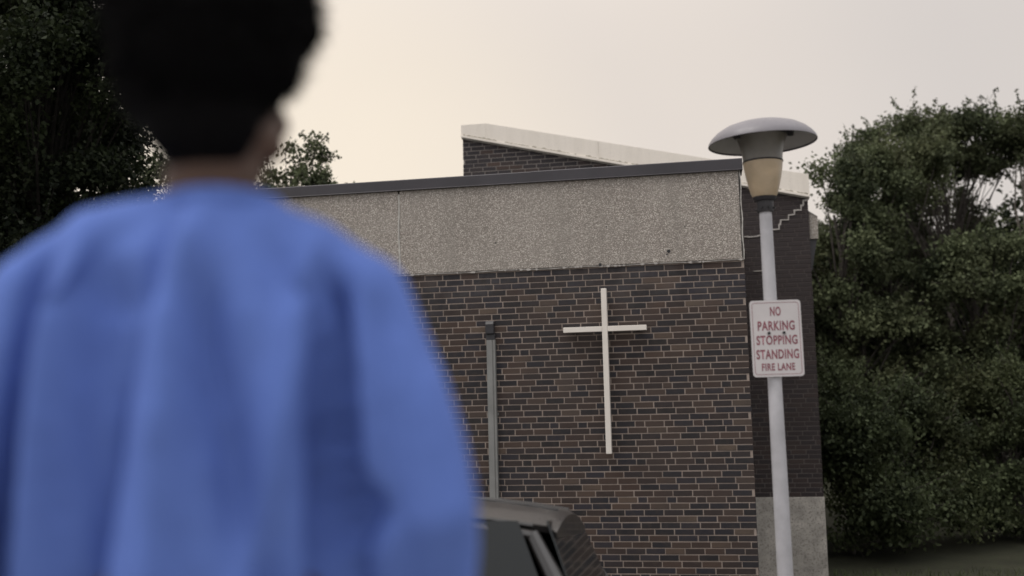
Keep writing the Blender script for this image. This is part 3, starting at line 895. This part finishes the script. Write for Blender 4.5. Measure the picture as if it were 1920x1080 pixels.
for x_ in (-1.32, 1.28):
    for sgn in (-1, 1):
        mb = MB(); prof = [(0.19, -0.09), (0.28, -0.095), (0.305, -0.07), (0.31, 0.0), (0.305, 0.07), (0.28, 0.095), (0.19, 0.09)]
        mb.lathe(prof, 28, True)
        mb.v = [(x, z, y) for x, y, z in mb.v]
        wh = mb.build('wheel', M['tyre'], car, (x_, sgn * 0.775, 0.30), True)
        mb = MB(); mb.lathe([(0.001, 0.03), (0.05, 0.035), (0.06, 0.02), (0.17, 0.045), (0.19, 0.07), (0.195, 0.0), (0.001, 0.0)], 24)
        mb.v = [(x, sgn * z, y) for x, y, z in mb.v]
        mb.build('rim', M['rim'], wh, smooth=True)

# ------------------------------------------------------------------ the person
UNIT = {}
def unit_sphere(seg, rings):
    if (seg, rings) not in UNIT:
        bm = bmesh.new(); bmesh.ops.create_uvsphere(bm, u_segments=seg, v_segments=rings, radius=1.0)
        bm.verts.index_update()
        UNIT[(seg, rings)] = (np.array([v.co[:] for v in bm.verts]), [[v.index for v in f.verts] for f in bm.faces])
        bm.free()
    return UNIT[(seg, rings)]

class Blobs:
    def __init__(s): s.v = []; s.f = []; s.n = 0

def ball(bm, c, r, seg=16, rings=10, rot=None):
    if not isinstance(r, (tuple, list)): r = (r, r, r)
    V, Fs = unit_sphere(seg, rings)
    P = V * np.array(r)
    if rot is not None: P = P @ np.array(rot.to_3x3()).T
    bm.v.append(P + np.array(c[:]))
    bm.f += [[i + bm.n for i in f] for f in Fs]
    bm.n += len(V)

def chain(bm, pts, rads, n=None, seg=16):
    """balls (or ellipsoids) strung closely from point to point"""
    for (p0, r0), (p1, r1) in zip(zip(pts[:-1], rads[:-1]), zip(pts[1:], rads[1:])):
        p0, p1 = Vector(p0), Vector(p1)
        ra = r0 if isinstance(r0, tuple) else (r0,) * 3
        rb = r1 if isinstance(r1, tuple) else (r1,) * 3
        k = n or max(2, int((p1 - p0).length / (0.22 * min(min(ra), min(rb)))) + 1)
        for i in range(k + 1):
            t = i / k
            ball(bm, p0.lerp(p1, t), tuple(a + (b - a) * t for a, b in zip(ra, rb)), seg, max(8, seg * 5 // 8))

def remeshed(name, bm, voxel, smooth_n):
    me = bpy.data.meshes.new(name + '_src'); me.from_pydata(np.concatenate(bm.v).tolist(), [], bm.f); me.update()
    o = bpy.data.objects.new(name + '_src', me); COL.objects.link(o)
    md = o.modifiers.new('r', 'REMESH'); md.mode = 'VOXEL'; md.voxel_size = voxel
    if smooth_n:
        sm = o.modifiers.new('s', 'SMOOTH'); sm.factor = 0.5; sm.iterations = smooth_n
    dg = bpy.context.evaluated_depsgraph_get()
    out = bpy.data.meshes.new_from_object(o.evaluated_get(dg)); out.name = name
    bpy.data.objects.remove(o); bpy.data.meshes.remove(me)
    out.shade_smooth()
    return out

PP = Vector((-0.385, 1.32, 0.004))
person_loc = PP
# body: one continuous surface from head to feet
bm = Blobs()
HX = 0.012                                             # head leans a touch to the right
HYAW = R(-13)                                          # and is turned to the right
hr = Matrix.Rotation(HYAW, 4, 'Z')
def hp(x, y, z):                                       # head space -> person space
    v = hr @ Vector((x, y, 0)); return (HX + v.x, 0.015 + v.y, z)
ball(bm, hp(0, -0.010, 1.640), (0.077, 0.094, 0.098), 28, 18, hr)
ball(bm, hp(0, 0.030, 1.585), (0.062, 0.066, 0.080), 24, 16, hr)
ball(bm, hp(0, 0.062, 1.528), (0.034, 0.028, 0.026), 20, 12, hr)           # chin
for sx in (-1, 1):
    ball(bm, hp(sx * 0.056, 0.012, 1.555), (0.022, 0.045, 0.034), 16, 10, hr)   # jaw
    ball(bm, hp(sx * 0.042, 0.068, 1.588), (0.024, 0.020, 0.024), 16, 10, hr)   # cheek
    ball(bm, hp(sx * 0.074, -0.006, 1.610), (0.009, 0.020, 0.031), 14, 10, hr)  # ear
    ball(bm, hp(sx * 0.077, -0.014, 1.614), (0.007, 0.010, 0.025), 12, 8, hr)
    ball(bm, hp(sx * 0.030, 0.086, 1.652), (0.024, 0.012, 0.009), 14, 8, hr)    # brow
    ball(bm, hp(sx * 0.012, 0.102, 1.590), (0.009, 0.010, 0.008), 12, 8, hr)    # nostril
chain(bm, [hp(0, 0.094, 1.640), hp(0, 0.110, 1.597)], [0.010, 0.014], 6)        # nose
ball(bm, hp(0, 0.090, 1.562), (0.025, 0.012, 0.007), 14, 8, hr)
ball(bm, hp(0, 0.088, 1.551), (0.023, 0.012, 0.008), 14, 8, hr)
chain(bm, [(HX * 0.5, -0.010, 1.38), (HX * 0.75, -0.006, 1.47), (HX, 0.0, 1.58)], [(0.058, 0.056, 0.05), (0.060, 0.060, 0.05), (0.062, 0.066, 0.05)])
chain(bm, [(0, 0.01, 0.96), (0, 0.022, 1.10), (0, 0.026, 1.25), (0, 0.012, 1.36)], [(0.140, 0.085, 0.08), (0.118, 0.066, 0.08), (0.122, 0.068, 0.08), (0.115, 0.060, 0.06)], 8)
for sx in (-1, 1):
    chain(bm, [(sx * 0.05, -0.01, 1.41), (sx * 0.165, 0.018, 1.352)], [0.042, 0.036])
    chain(bm, [(sx * 0.195, 0.032, 1.350), (sx * 0.258, 0.016, 1.09)], [0.034, 0.031])
    chain(bm, [(sx * 0.258, 0.012, 1.09), (sx * 0.250, 0.055, 0.86)], [0.033, 0.027])
    # hand: palm, four fingers with a bend at each knuckle, thumb off the side
    wx, wy, wz = sx * 0.250, 0.058, 0.850
    chain(bm, [(wx, wy, wz), (wx + sx * 0.002, wy + 0.012, wz - 0.085)], [(0.019, 0.027, 0.02), (0.014, 0.037, 0.018)], 8)
    for fi, (dy, ln_) in enumerate(((0.032, 0.070), (0.011, 0.080), (-0.010, 0.074), (-0.029, 0.058))):
        b = Vector((wx + sx * 0.002, wy + 0.012 + dy * 0.9, wz - 0.088))
        k1 = b + Vector((0, 0.004, -ln_ * 0.45)); k2 = k1 + Vector((-sx * 0.010, 0.006, -ln_ * 0.32)); k3 = k2 + Vector((-sx * 0.016, 0.004, -ln_ * 0.22))
        chain(bm, [b, k1, k2, k3], [0.0095, 0.0088, 0.0080, 0.0072], 5, 10)
    tb = Vector((wx - sx * 0.004, wy + 0.028, wz - 0.025))
    chain(bm, [tb, tb + Vector((-sx * 0.012, 0.030, -0.030)), tb + Vector((-sx * 0.016, 0.040, -0.062))], [0.0125, 0.0105, 0.0085], 6, 10)
    chain(bm, [(sx * 0.085, 0, 0.95), (sx * 0.10, 0.01, 0.50), (sx * 0.105, -0.005, 0.10)], [0.085, 0.055, 0.038])
    chain(bm, [(sx * 0.105, -0.02, 0.06), (sx * 0.12, 0.14, 0.035)], [(0.036, 0.04, 0.05), (0.042, 0.04, 0.026)])
me = remeshed('person', bm, 0.0055, 3)
person = link_mesh('person', me, M['skin'], None, person_loc, True)
tag(person, 'person in a baggy blue sweatshirt seen from behind, black curly hair, looking at the building', 'person')

# hair: rounded afro, short and faded at the nape
bm = Blobs()
ball(bm, (HX - 0.002, -0.020, 1.72), (0.139, 0.135, 0.125), 32, 20)
ball(bm, (HX - 0.004, -0.020, 1.66), (0.122, 0.115, 0.090), 32, 20)
ball(bm, (HX - 0.016, -0.018, 1.612), (0.099, 0.084, 0.080), 28, 18)
ball(bm, (HX - 0.004, -0.048, 1.562), (0.074, 0.046, 0.056), 24, 16)
ball(bm, (HX - 0.004, -0.042, 1.535), (0.060, 0.036, 0.036), 24, 16)
for sx in (-1, 1):
    ball(bm, hp(sx * 0.066, 0.006, 1.640), (0.022, 0.030, 0.045), 18, 12, hr)
# clear the face
me = remeshed('hair', bm, 0.006, 4)
bm = bmesh.new(); bm.from_mesh(me)
bm.normal_update()
fdir = (hr @ Vector((0, 1, 0, 0))).to_3d()
for v in bm.verts:
    n1 = mnoise.fractal(v.co * 55, 0.8, 2.2, 3)
    n2 = mnoise.noise(v.co * 16 + Vector((3, 1, 7)))
    k = min(1.0, max(0.0, (v.co.z - 1.56) / 0.08))
    v.co += v.normal * (0.007 * n1 + 0.012 * n2) * k
    loc = Vector((v.co.x - HX, v.co.y - 0.015, 0))
    fwd = loc.dot(fdir)
    if v.co.z < 1.70 and fwd > 0.052:
        v.co -= fdir * (fwd - 0.052)
bm.to_mesh(me); bm.free()
hair = link_mesh('hair', me, M['hair'], person, (0, 0, 0), True)
# loose curls that break up the outline
hm = MB()
rh = random.Random(5)
vs_h = [v.co.copy() for v in me.vertices]; ns_h = [v.normal.copy() for v in me.vertices]
for _ in range(3200):
    i = rh.randrange(len(vs_h))
    if vs_h[i].z < 1.58: continue
    n_ = ns_h[i]; t_ = n_.orthogonal().normalized(); t_.rotate(Quaternion(n_, rh.uniform(0, 6.28)))
    p0 = vs_h[i] - n_ * 0.004; l_ = rh.uniform(0.008, 0.022)
    p1 = p0 + n_ * l_ * 0.7 + t_ * l_ * 0.4; p2 = p0 + n_ * l_ + t_ * l_ * 0.1
    s_ = n_.cross(t_) * 0.0016
    hm.add([p0 - s_, p0 + s_, p1 + s_, p1 - s_, p2], [(0, 1, 2, 3), (3, 2, 4)])
cu = hm.build('curls', M['hair'], hair); cu['kind'] = 'stuff'

# eyes on the far side of the head
for sx in (-1, 1):
    mb = MB(); mb.lathe([(0.0001, -0.011), (0.008, -0.008), (0.011, 0), (0.008, 0.008), (0.0001, 0.011)], 14)
    ey = mb.build('eye', M['shoe'], person, hp(sx * 0.031, 0.081, 1.634), True)
    mb = MB(); mb.tube([fd * 0.0085 for fd in [(hr @ Vector((0, 1, 0, 0))).to_3d()]] + [(hr @ Vector((0, 1, 0, 0))).to_3d() * 0.0114], 0.0058, 10)
    mb.build('iris', M['black'], ey)

# sweatshirt: loose torso and sleeves, draped in long folds
bm = Blobs()
chain(bm, [(0, 0.0, 0.90), (0, 0.0, 1.05), (0, -0.004, 1.20), (0, -0.008, 1.31), (0.0, -0.008, 1.385), (0.012, -0.008, 1.424)],
      [(0.198, 0.128, 0.06), (0.196, 0.138, 0.07), (0.192, 0.140, 0.07), (0.182, 0.130, 0.07), (0.150, 0.104, 0.055), (0.105, 0.080, 0.045)], 9, 24)
chain(bm, [(0.016, -0.008, 1.428), (0.022, -0.006, 1.446)], [(0.098, 0.078, 0.035), (0.088, 0.074, 0.026)], 4, 24)
for sx in (-1, 1):
    lift = 0.014 if sx < 0 else -0.004
    chain(bm, [(sx * 0.05, -0.008, 1.430), (sx * 0.120, -0.008, 1.398 + lift), (sx * 0.180, -0.010, 1.345 + lift * 1.3)], [(0.060, 0.066, 0.050), (0.070, 0.078, 0.056), (0.072, 0.082, 0.064)], 7, 20)
    ex = 0.256 if sx > 0 else 0.275
    chain(bm, [(sx * 0.185, -0.010, 1.34 + lift), (sx * (ex - 0.036), -0.018, 1.22), (sx * ex, -0.012, 1.08), (sx * (ex - 0.002), 0.045, 0.885)], [(0.076, 0.084, 0.07), (0.074, 0.084, 0.07), (0.073, 0.080, 0.07), (0.056, 0.060, 0.05)], 9, 20)
me = remeshed('sweatshirt', bm, 0.0075, 5)
bm = bmesh.new(); bm.from_mesh(me); bm.normal_update()
def line_ridge(x, z, xa, za, xb, zb_, w, a):
    t = (z - za) / (zb_ - za)
    g = 1.0
    if t < 0: g = math.exp(-(t * abs(za - zb_) / 0.05) ** 2)
    xc = xa + (xb - xa) * t
    return a * g * math.exp(-((x - xc) / w) ** 2)
for v in bm.verts:
    x, y, z = v.co
    d = 0.0
    if v.normal.y < 0.35:
        d += line_ridge(x, z, -0.132, 1.36, -0.176, 1.08, 0.017, 0.040)
        d += line_ridge(x, z, -0.172, 1.37, -0.204, 1.08, 0.017, -0.026)
        d += line_ridge(x, z, -0.085, 1.33, -0.118, 1.05, 0.040, -0.046)
        d += line_ridge(x, z, 0.008, 1.40, -0.018, 1.05, 0.024, 0.032)
        d += line_ridge(x, z, 0.032, 1.32, 0.084, 1.08, 0.032, -0.044)
        d += line_ridge(x, z, -0.020, 1.40, -0.055, 1.28, 0.016, -0.022)
        d += line_ridge(x, z, 0.142, 1.36, 0.112, 1.18, 0.020, 0.024)
        d += line_ridge(x, z, 0.173, 1.33, 0.173, 1.02, 0.021, -0.054)
        d += line_ridge(x, z, 0.290, 1.33, 0.312, 1.08, 0.022, 0.014)
        d += line_ridge(x, z, 0.235, 1.30, 0.250, 1.10, 0.020, -0.014)
        d += line_ridge(x, z, -0.28, 1.36, -0.30, 1.08, 0.022, 0.016)
        d -= 0.030 * math.exp(-((x - 0.205) / 0.030) ** 2 - ((z - 1.085) / 0.030) ** 2)
    d += 0.006 * mnoise.noise(Vector((x * 9, y * 9, z * 4))) + 0.002 * mnoise.noise(Vector((x * 30, y * 30, z * 18)))
    v.co += v.normal * d
bmesh.ops.smooth_vert(bm, verts=bm.verts, factor=0.5, use_axis_x=True, use_axis_y=True, use_axis_z=True)
bm.to_mesh(me); bm.free()
shirt = link_mesh('sweatshirt', me, M['shirt'], person, (0, 0, 0), True)
mb = MB(); mb.lathe([(0.90, -0.025), (0.97, -0.02), (1.0, 0.0), (0.98, 0.045), (0.93, 0.05)], 40, True)
mb.v = [(x * 0.186, y * 0.134, z + 0.868) for x, y, z in mb.v]
mb.build('hem_band', M['shirt'], shirt, smooth=True)
mb = MB(); mb.lathe([(0.93, -0.012), (1.0, -0.010), (1.03, 0.0), (1.0, 0.010), (0.94, 0.012)], 40, True)
mb.v = [(x * 0.076 + 0.022, y * 0.071 - 0.006, z + 1.458 + 0.12 * (y * 0.071) * -1) for x, y, z in mb.v]
mb.build('collar', M['shirt'], shirt, smooth=True)
bm = Blobs()
chain(bm, [(0, 0, 0.98), (0, 0, 0.88)], [(0.165, 0.12, 0.05), (0.172, 0.125, 0.06)], 6, 20)
for sx in (-1, 1):
    chain(bm, [(sx * 0.085, 0, 0.90), (sx * 0.10, 0.01, 0.50), (sx * 0.106, -0.008, 0.13)], [(0.098, 0.108, 0.06), (0.078, 0.084, 0.06), (0.070, 0.080, 0.05)], 14, 20)
me = remeshed('trousers', bm, 0.010, 4)
link_mesh('trousers', me, M['trousers'], person, (0, 0, 0), True)
for sx in (-1, 1):
    bm = Blobs()
    chain(bm, [(sx * 0.105, -0.03, 0.065), (sx * 0.108, 0.03, 0.060), (sx * 0.122, 0.16, 0.042)], [(0.047, 0.052, 0.050), (0.049, 0.05, 0.050), (0.053, 0.054, 0.034)], 8, 18)
    me = remeshed('shoe', bm, 0.008, 2)
    for v in me.vertices:
        v.co.z = max(v.co.z, 0.002)
    link_mesh('shoe', me, M['shoe'], person, (0, 0, 0), True)

# ------------------------------------------------------------------ trees
def fast_quads(name, V, tones, mat, parent):
    """V: (n, 4, 3) quads"""
    n = V.shape[0]
    me = bpy.data.meshes.new(name)
    me.vertices.add(n * 4); me.loops.add(n * 4); me.polygons.add(n)
    me.vertices.foreach_set('co', V.reshape(-1).astype(np.float32))
    me.loops.foreach_set('vertex_index', np.arange(n * 4, dtype=np.int32))
    me.polygons.foreach_set('loop_start', np.arange(0, n * 4, 4, dtype=np.int32))
    me.polygons.foreach_set('loop_total', np.full(n, 4, dtype=np.int32))
    a = me.attributes.new('tone', 'FLOAT', 'FACE')
    a.data.foreach_set('value', tones.astype(np.float32))
    me.update(calc_edges=True)
    return link_mesh(name, me, mat, parent)

def leaf_quads(P, rs, size, droop=0.35):
    """folded leaf-shaped quads at the points P"""
    n = len(P)
    d = rs.normal(size=(n, 3)); d[:, 2] -= droop
    d /= np.linalg.norm(d, axis=1, keepdims=True)
    u = rs.normal(size=(n, 3)); u -= d * (u * d).sum(1, keepdims=True); u /= np.linalg.norm(u, axis=1, keepdims=True)
    w = np.cross(d, u)
    s = size * rs.uniform(0.65, 1.3, size=(n, 1))
    b = P
    return np.stack([b, b + d * s * 0.45 + u * s * 0.34 + w * s * 0.10, b + d * s, b + d * s * 0.45 - u * s * 0.34 + w * s * 0.10], axis=1)

def tree(name, x, y, height, lobes, label, seed, leaf='leaf', size=0.088, per=420, trunk_r=0.14, n_cl=60, rc=(0.30, 0.56), sprays=2, bark='bark', lean=0.0, group=None, bare=0.0, cat='tree'):
    """lobes: list of (dx, dy, z, rx, ry, rz) ellipsoids that make up the crown"""
    rs = np.random.RandomState(seed)
    g = gz(y); dz0 = -min(1.4, 0.06 * max(0.0, y - 5.0)) - g
    lobes = [(l[0], l[1], l[2] + dz0) + tuple(l[3:]) for l in lobes]; height += dz0
    root = empty(name, (x, y, g), 0, label, cat, group)
    wood = MB()
    # trunk
    tp = [(0, 0, -0.1)]; tr = [trunk_r * 1.25]
    k = 6; top = height * 0.82
    for i in range(1, k + 1):
        f = i / k
        tp.append((lean * f + 0.10 * rs.normal() * f, 0.10 * rs.normal() * f, top * f)); tr.append(trunk_r * (1.05 - 0.85 * f))
    wood.tube(tp, tr, 8)
    vol = np.array([l[3] * l[4] * l[5] for l in lobes]); vol = vol / vol.sum()
    P = []; T = []
    for c in range(n_cl):
        lb = lobes[rs.choice(len(lobes), p=vol)]
        dv = rs.normal(size=3); dv /= np.linalg.norm(dv)
        rad = rs.uniform(0.30, 1.0) ** 0.55
        cc = np.array(lb[:3]) - np.array([0, 0, 0]) + dv * rad * np.array(lb[3:]) * 0.86
        r_ = rs.uniform(*rc)
        n_l = int(per * 1.35 * rs.uniform(0.6, 1.3))
        q = rs.normal(size=(n_l, 3)) * np.array([r_, r_, r_ * 0.62]) * 0.46
        P.append(cc + q); base = rs.uniform(0.0, 1.0)
        T.append(np.clip(base + rs.normal(size=n_l) * 0.22, 0, 1))
        # limb to the clump
        f0 = min(0.95, max(0.18, (cc[2] - 0.8) / max(top, 0.1) * rs.uniform(0.55, 0.85)))
        i0 = f0 * k; ia = int(i0); fr = i0 - ia; ia = min(ia, k - 1)
        s0 = np.array(tp[ia]) * (1 - fr) + np.array(tp[ia + 1]) * fr
        mid = s0 * 0.5 + cc * 0.5 + np.array([0, 0, 0.12]) + rs.normal(size=3) * 0.12
        wood.tube([s0, mid, cc], [max(0.012, trunk_r * 0.34 * (1 - f0 * 0.6)), max(0.009, trunk_r * 0.2 * (1 - f0 * 0.5)), 0.006], 5, False)
        # sprays: leafy shoots that stand out of the clump
        for _ in range(sprays):
            sv = dv * 0.7 + rs.normal(size=3) * 0.5 + np.array([0, 0, 0.55]); sv /= np.linalg.norm(sv)
            ln_ = r_ * rs.uniform(0.9, 1.7)
            tips = cc + sv * ln_
            wood.tube([cc, cc + sv * ln_ * 0.55 + rs.normal(size=3) * 0.03, tips], [0.006, 0.005, 0.003], 4, False)
            m_n = int(26 * ln_ / 0.6)
            t = rs.uniform(0.15, 1.0, size=(m_n, 1))
            P.append(cc + sv * ln_ * t + rs.normal(size=(m_n, 3)) * (0.075 * (1.15 - t)) ); T.append(np.clip(base + 0.1 + rs.normal(size=m_n) * 0.2, 0, 1))
    P = np.concatenate(P); T = np.concatenate(T)
    keep = P[:, 2] > 0.05
    P = P[keep]; T = T[keep]
    wood.build('trunk', M[bark], root, smooth=True)
    fast_quads('crown', leaf_quads(P, rs, size), T, M[leaf], root)
    return root

# right-hand side: leafy trees past the corner of the back wall
G_R = 'trees on the right past the brick corner'
tree('leafy_tree', 7.05, 22.5, 7.4, [(-0.1, 0, 5.3, 1.35, 1.3, 2.1), (0.5, 0, 6.1, 1.2, 1.2, 1.5), (-0.7, 0, 4.6, 0.9, 1.0, 1.5), (0.5, 0, 2.6, 1.9, 1.5, 2.0), (-0.6, 0, 3.2, 1.0, 1.2, 1.7)], 'bushy green tree touching the corner of the taller brick wall, right behind the lamp globe', 11, n_cl=105, per=430)
tree('leafy_tree', 8.25, 23.5, 8.0, [(0.0, 0, 6.9, 1.15, 1.2, 1.3), (0.9, 0, 7.1, 0.9, 1.0, 0.9), (-0.3, 0, 4.4, 1.1, 1.3, 1.7), (0.3, 0, 2.2, 1.9, 1.5, 1.8)], 'green tree second from the brick wall, with a rising crown left of the sky gaps', 12, n_cl=100, per=420)
tree('leafy_tree', 11.4, 27.5, 9.6, [(-1.3, 0, 8.8, 1.5, 1.4, 1.0), (0.7, 0, 8.9, 1.9, 1.4, 1.05), (-0.9, 0, 7.3, 0.6, 0.8, 0.8)], 'tall tree with its high crown above the sky gaps and thin bare stems below', 13, n_cl=76, per=330, trunk_r=0.10, rc=(0.35, 0.62))
tree('leafy_tree', 12.9, 26.0, 9.3, [(0.3, 0, 8.6, 1.2, 1.4, 0.95), (0.9, 0, 7.3, 0.7, 0.9, 0.9), (2.4, 0, 8.2, 1.6, 1.5, 1.5), (1.2, 0, 8.5, 1.2, 1.3, 0.9), (2.7, 0, 4.4, 1.4, 1.3, 2.4)], 'tallest dark tree at the right edge with a pale straight trunk', 14, leaf='leaf_mid', n_cl=90, per=400, trunk_r=0.19, bark='bark_pale')
tree('leafy_tree', 9.9, 22.5, 5.8, [(0.0, 0, 4.3, 1.5, 1.5, 1.75), (0.9, 0, 2.2, 1.7, 1.5, 1.7), (-0.8, 0, 1.6, 1.5, 1.3, 1.5)], 'low tree below the sky gaps, with paler leaf clumps in its middle', 15, leaf='leaf', n_cl=85, per=430)
tree('leafy_tree', 11.7, 23.6, 6.6, [(0.0, 0, 4.5, 1.8, 1.6, 1.8), (0.3, 0, 2.0, 1.9, 1.6, 1.9), (1.4, 0, 2.6, 1.5, 1.4, 2.2)], 'dark dense low tree near the right edge beneath the tall crown', 16, leaf='leaf_mid', n_cl=100, per=420)
tree('leafy_tree', 11.3, 29.5, 8.8, [(0.0, 0, 7.0, 2.6, 1.2, 1.6)], 'thin open tree whose sparse leaves speckle the sky gaps under the tall crown', 22, n_cl=90, per=85, rc=(0.3, 0.6), sprays=3, trunk_r=0.09, size=0.10)
for sx_, sy_, sh_, rx_, lb_, sd_ in ((5.55, 17.9, 2.7, 0.72, 'low shrub growing at the foot of the taller brick wall', 17), (6.7, 18.5, 2.7, 1.05, 'dark leafy shrub second from the wall in the undergrowth', 18), (8.9, 19.2, 2.9, 1.4, 'wide dark shrub in the middle of the undergrowth below the trees', 19), (11.0, 19.8, 3.0, 1.5, 'dark shrub in the lower right corner', 20)):
    tree('shrub', sx_, sy_, sh_, [(0, 0, sh_ * 0.5 - 0.3, rx_, 1.0, sh_ * 0.52), (0.2, -0.3, 0.15, rx_ * 1.15, 1.1, 0.75)], lb_, sd_, leaf='leaf_mid', n_cl=46, per=400, trunk_r=0.04, size=0.075, cat='shrub')
# far wood that closes the view below the gaps
rsw = np.random.RandomState(77)
def wood_mass(name, x0, x1, y0, y1, ztop, n, size, seed):
    rs = np.random.RandomState(seed)
    cs = np.stack([rs.uniform(x0, x1, n), rs.uniform(y0, y1, n), np.zeros(n)], 1)
    cs[:, 2] = gz(30) + rs.uniform(0.0, 1.0, n) ** 0.8 * (ztop + rs.normal(size=n) * 0.4)
    P = (cs[:, None, :] + rs.normal(size=(n, 150, 3)) * np.array([0.5, 0.5, 0.36])).reshape(-1, 3)
    T = np.repeat(rs.uniform(0, 0.7, n), 150)
    o = fast_quads(name, leaf_quads(P, rs, size), T, M['leaf_dark'], None)
    tag(o, 'distant dark wood seen between and below the nearer trees', 'woods', kind='stuff')
    return o
wood_mass('woods', 6, 26, 33, 38, 7.6, 760, 0.24, 21)

o = wood_mass('woods', -34, -7, 32, 38, 5.0, 500, 0.26, 23); o['label'] = 'low far wood beyond the low block, behind the left-hand trees'

# left-hand side: big dark tree close by, small branchy tree over the roof
tree('broad_tree', -5.9, 13.2, 8.4, [(0.0, 0, 5.6, 1.75, 1.6, 2.6), (-1.3, 0, 4.2, 1.5, 1.5, 2.4), (0.4, 0, 3.2, 1.5, 1.3, 1.9), (0.45, 0, 6.1, 0.95, 1.0, 1.3), (-0.6, 0, 7.2, 1.7, 1.4, 1.4)], 'big dark leafy tree at the left edge behind the blue shoulder', 31, leaf='leaf_dark', bark='bark_dark', n_cl=185, per=520, size=0.07, trunk_r=0.12)
tree('broad_tree', -9.6, 17.5, 9.0, [(0, 0, 5.0, 2.6, 1.8, 3.4), (1.5, 0, 3.4, 2.0, 1.6, 2.4), (1.3, 0, 6.2, 2.1, 1.6, 1.8)], 'deep green tree farther back at the left edge, behind the big dark one', 32, leaf='leaf_dark', bark='bark_dark', n_cl=125, per=420, size=0.11, trunk_r=0.2)
tree('broad_tree', -6.6, 19.0, 7.6, [(0, 0, 5.0, 1.5, 1.5, 1.9), (0.6, 0, 3.2, 1.4, 1.4, 1.6)], 'tree with gaps of sky in it just left of the hair and neck', 34, leaf='leaf', n_cl=60, per=220, size=0.085, trunk_r=0.12)
tree('small_tree', -4.35, 20.5, 8.0, [(-0.35, 0, 7.25, 0.35, 0.5, 0.85), (0.45, 0, 6.75, 0.55, 0.6, 0.6), (0.1, 0, 6.1, 1.2, 0.8, 0.7)], 'small branchy tree with open twigs showing over the roof edge beside the neck', 33, leaf='leaf', n_cl=52, per=26, size=0.085, rc=(0.16, 0.32), sprays=5, trunk_r=0.08)

# ------------------------------------------------------------------ rough grass between kerb and walls
rs = np.random.RandomState(3)
n = 15000
gx = rs.uniform(-7, 9, n); gy = 9.9 + SK * gx + rs.uniform(0, 1.0, n) ** 1.0 * np.where(gx > 2.3, 7.0, 1.15)
ok = ~((gx < 4.5) & (gx > 2.3) & (gy > 15.0 + 0.185 * (4.4 - gx)))
gx, gy = gx[ok], gy[ok]; n = len(gx)
gzv = np.array([gz(v) for v in gy])
h = rs.uniform(0.03, 0.10, n); an = rs.uniform(0, 6.28, n); w = rs.uniform(0.003, 0.006, n)
lx, ly = rs.normal(size=n) * 0.03, rs.normal(size=n) * 0.03
b = np.stack([gx, gy, gzv], 1); sx = np.stack([np.cos(an) * w, np.sin(an) * w, np.zeros(n)], 1)
tip = b + np.stack([lx, ly, h], 1)
V = np.stack([b - sx, b + sx, tip + sx * 0.3, tip - sx * 0.3], axis=1)
o = fast_quads('grass', V, rs.uniform(0, 1, n), M['grass'], None)
tag(o, 'rough grass growing between the kerb and the brick walls', 'grass', kind='stuff')
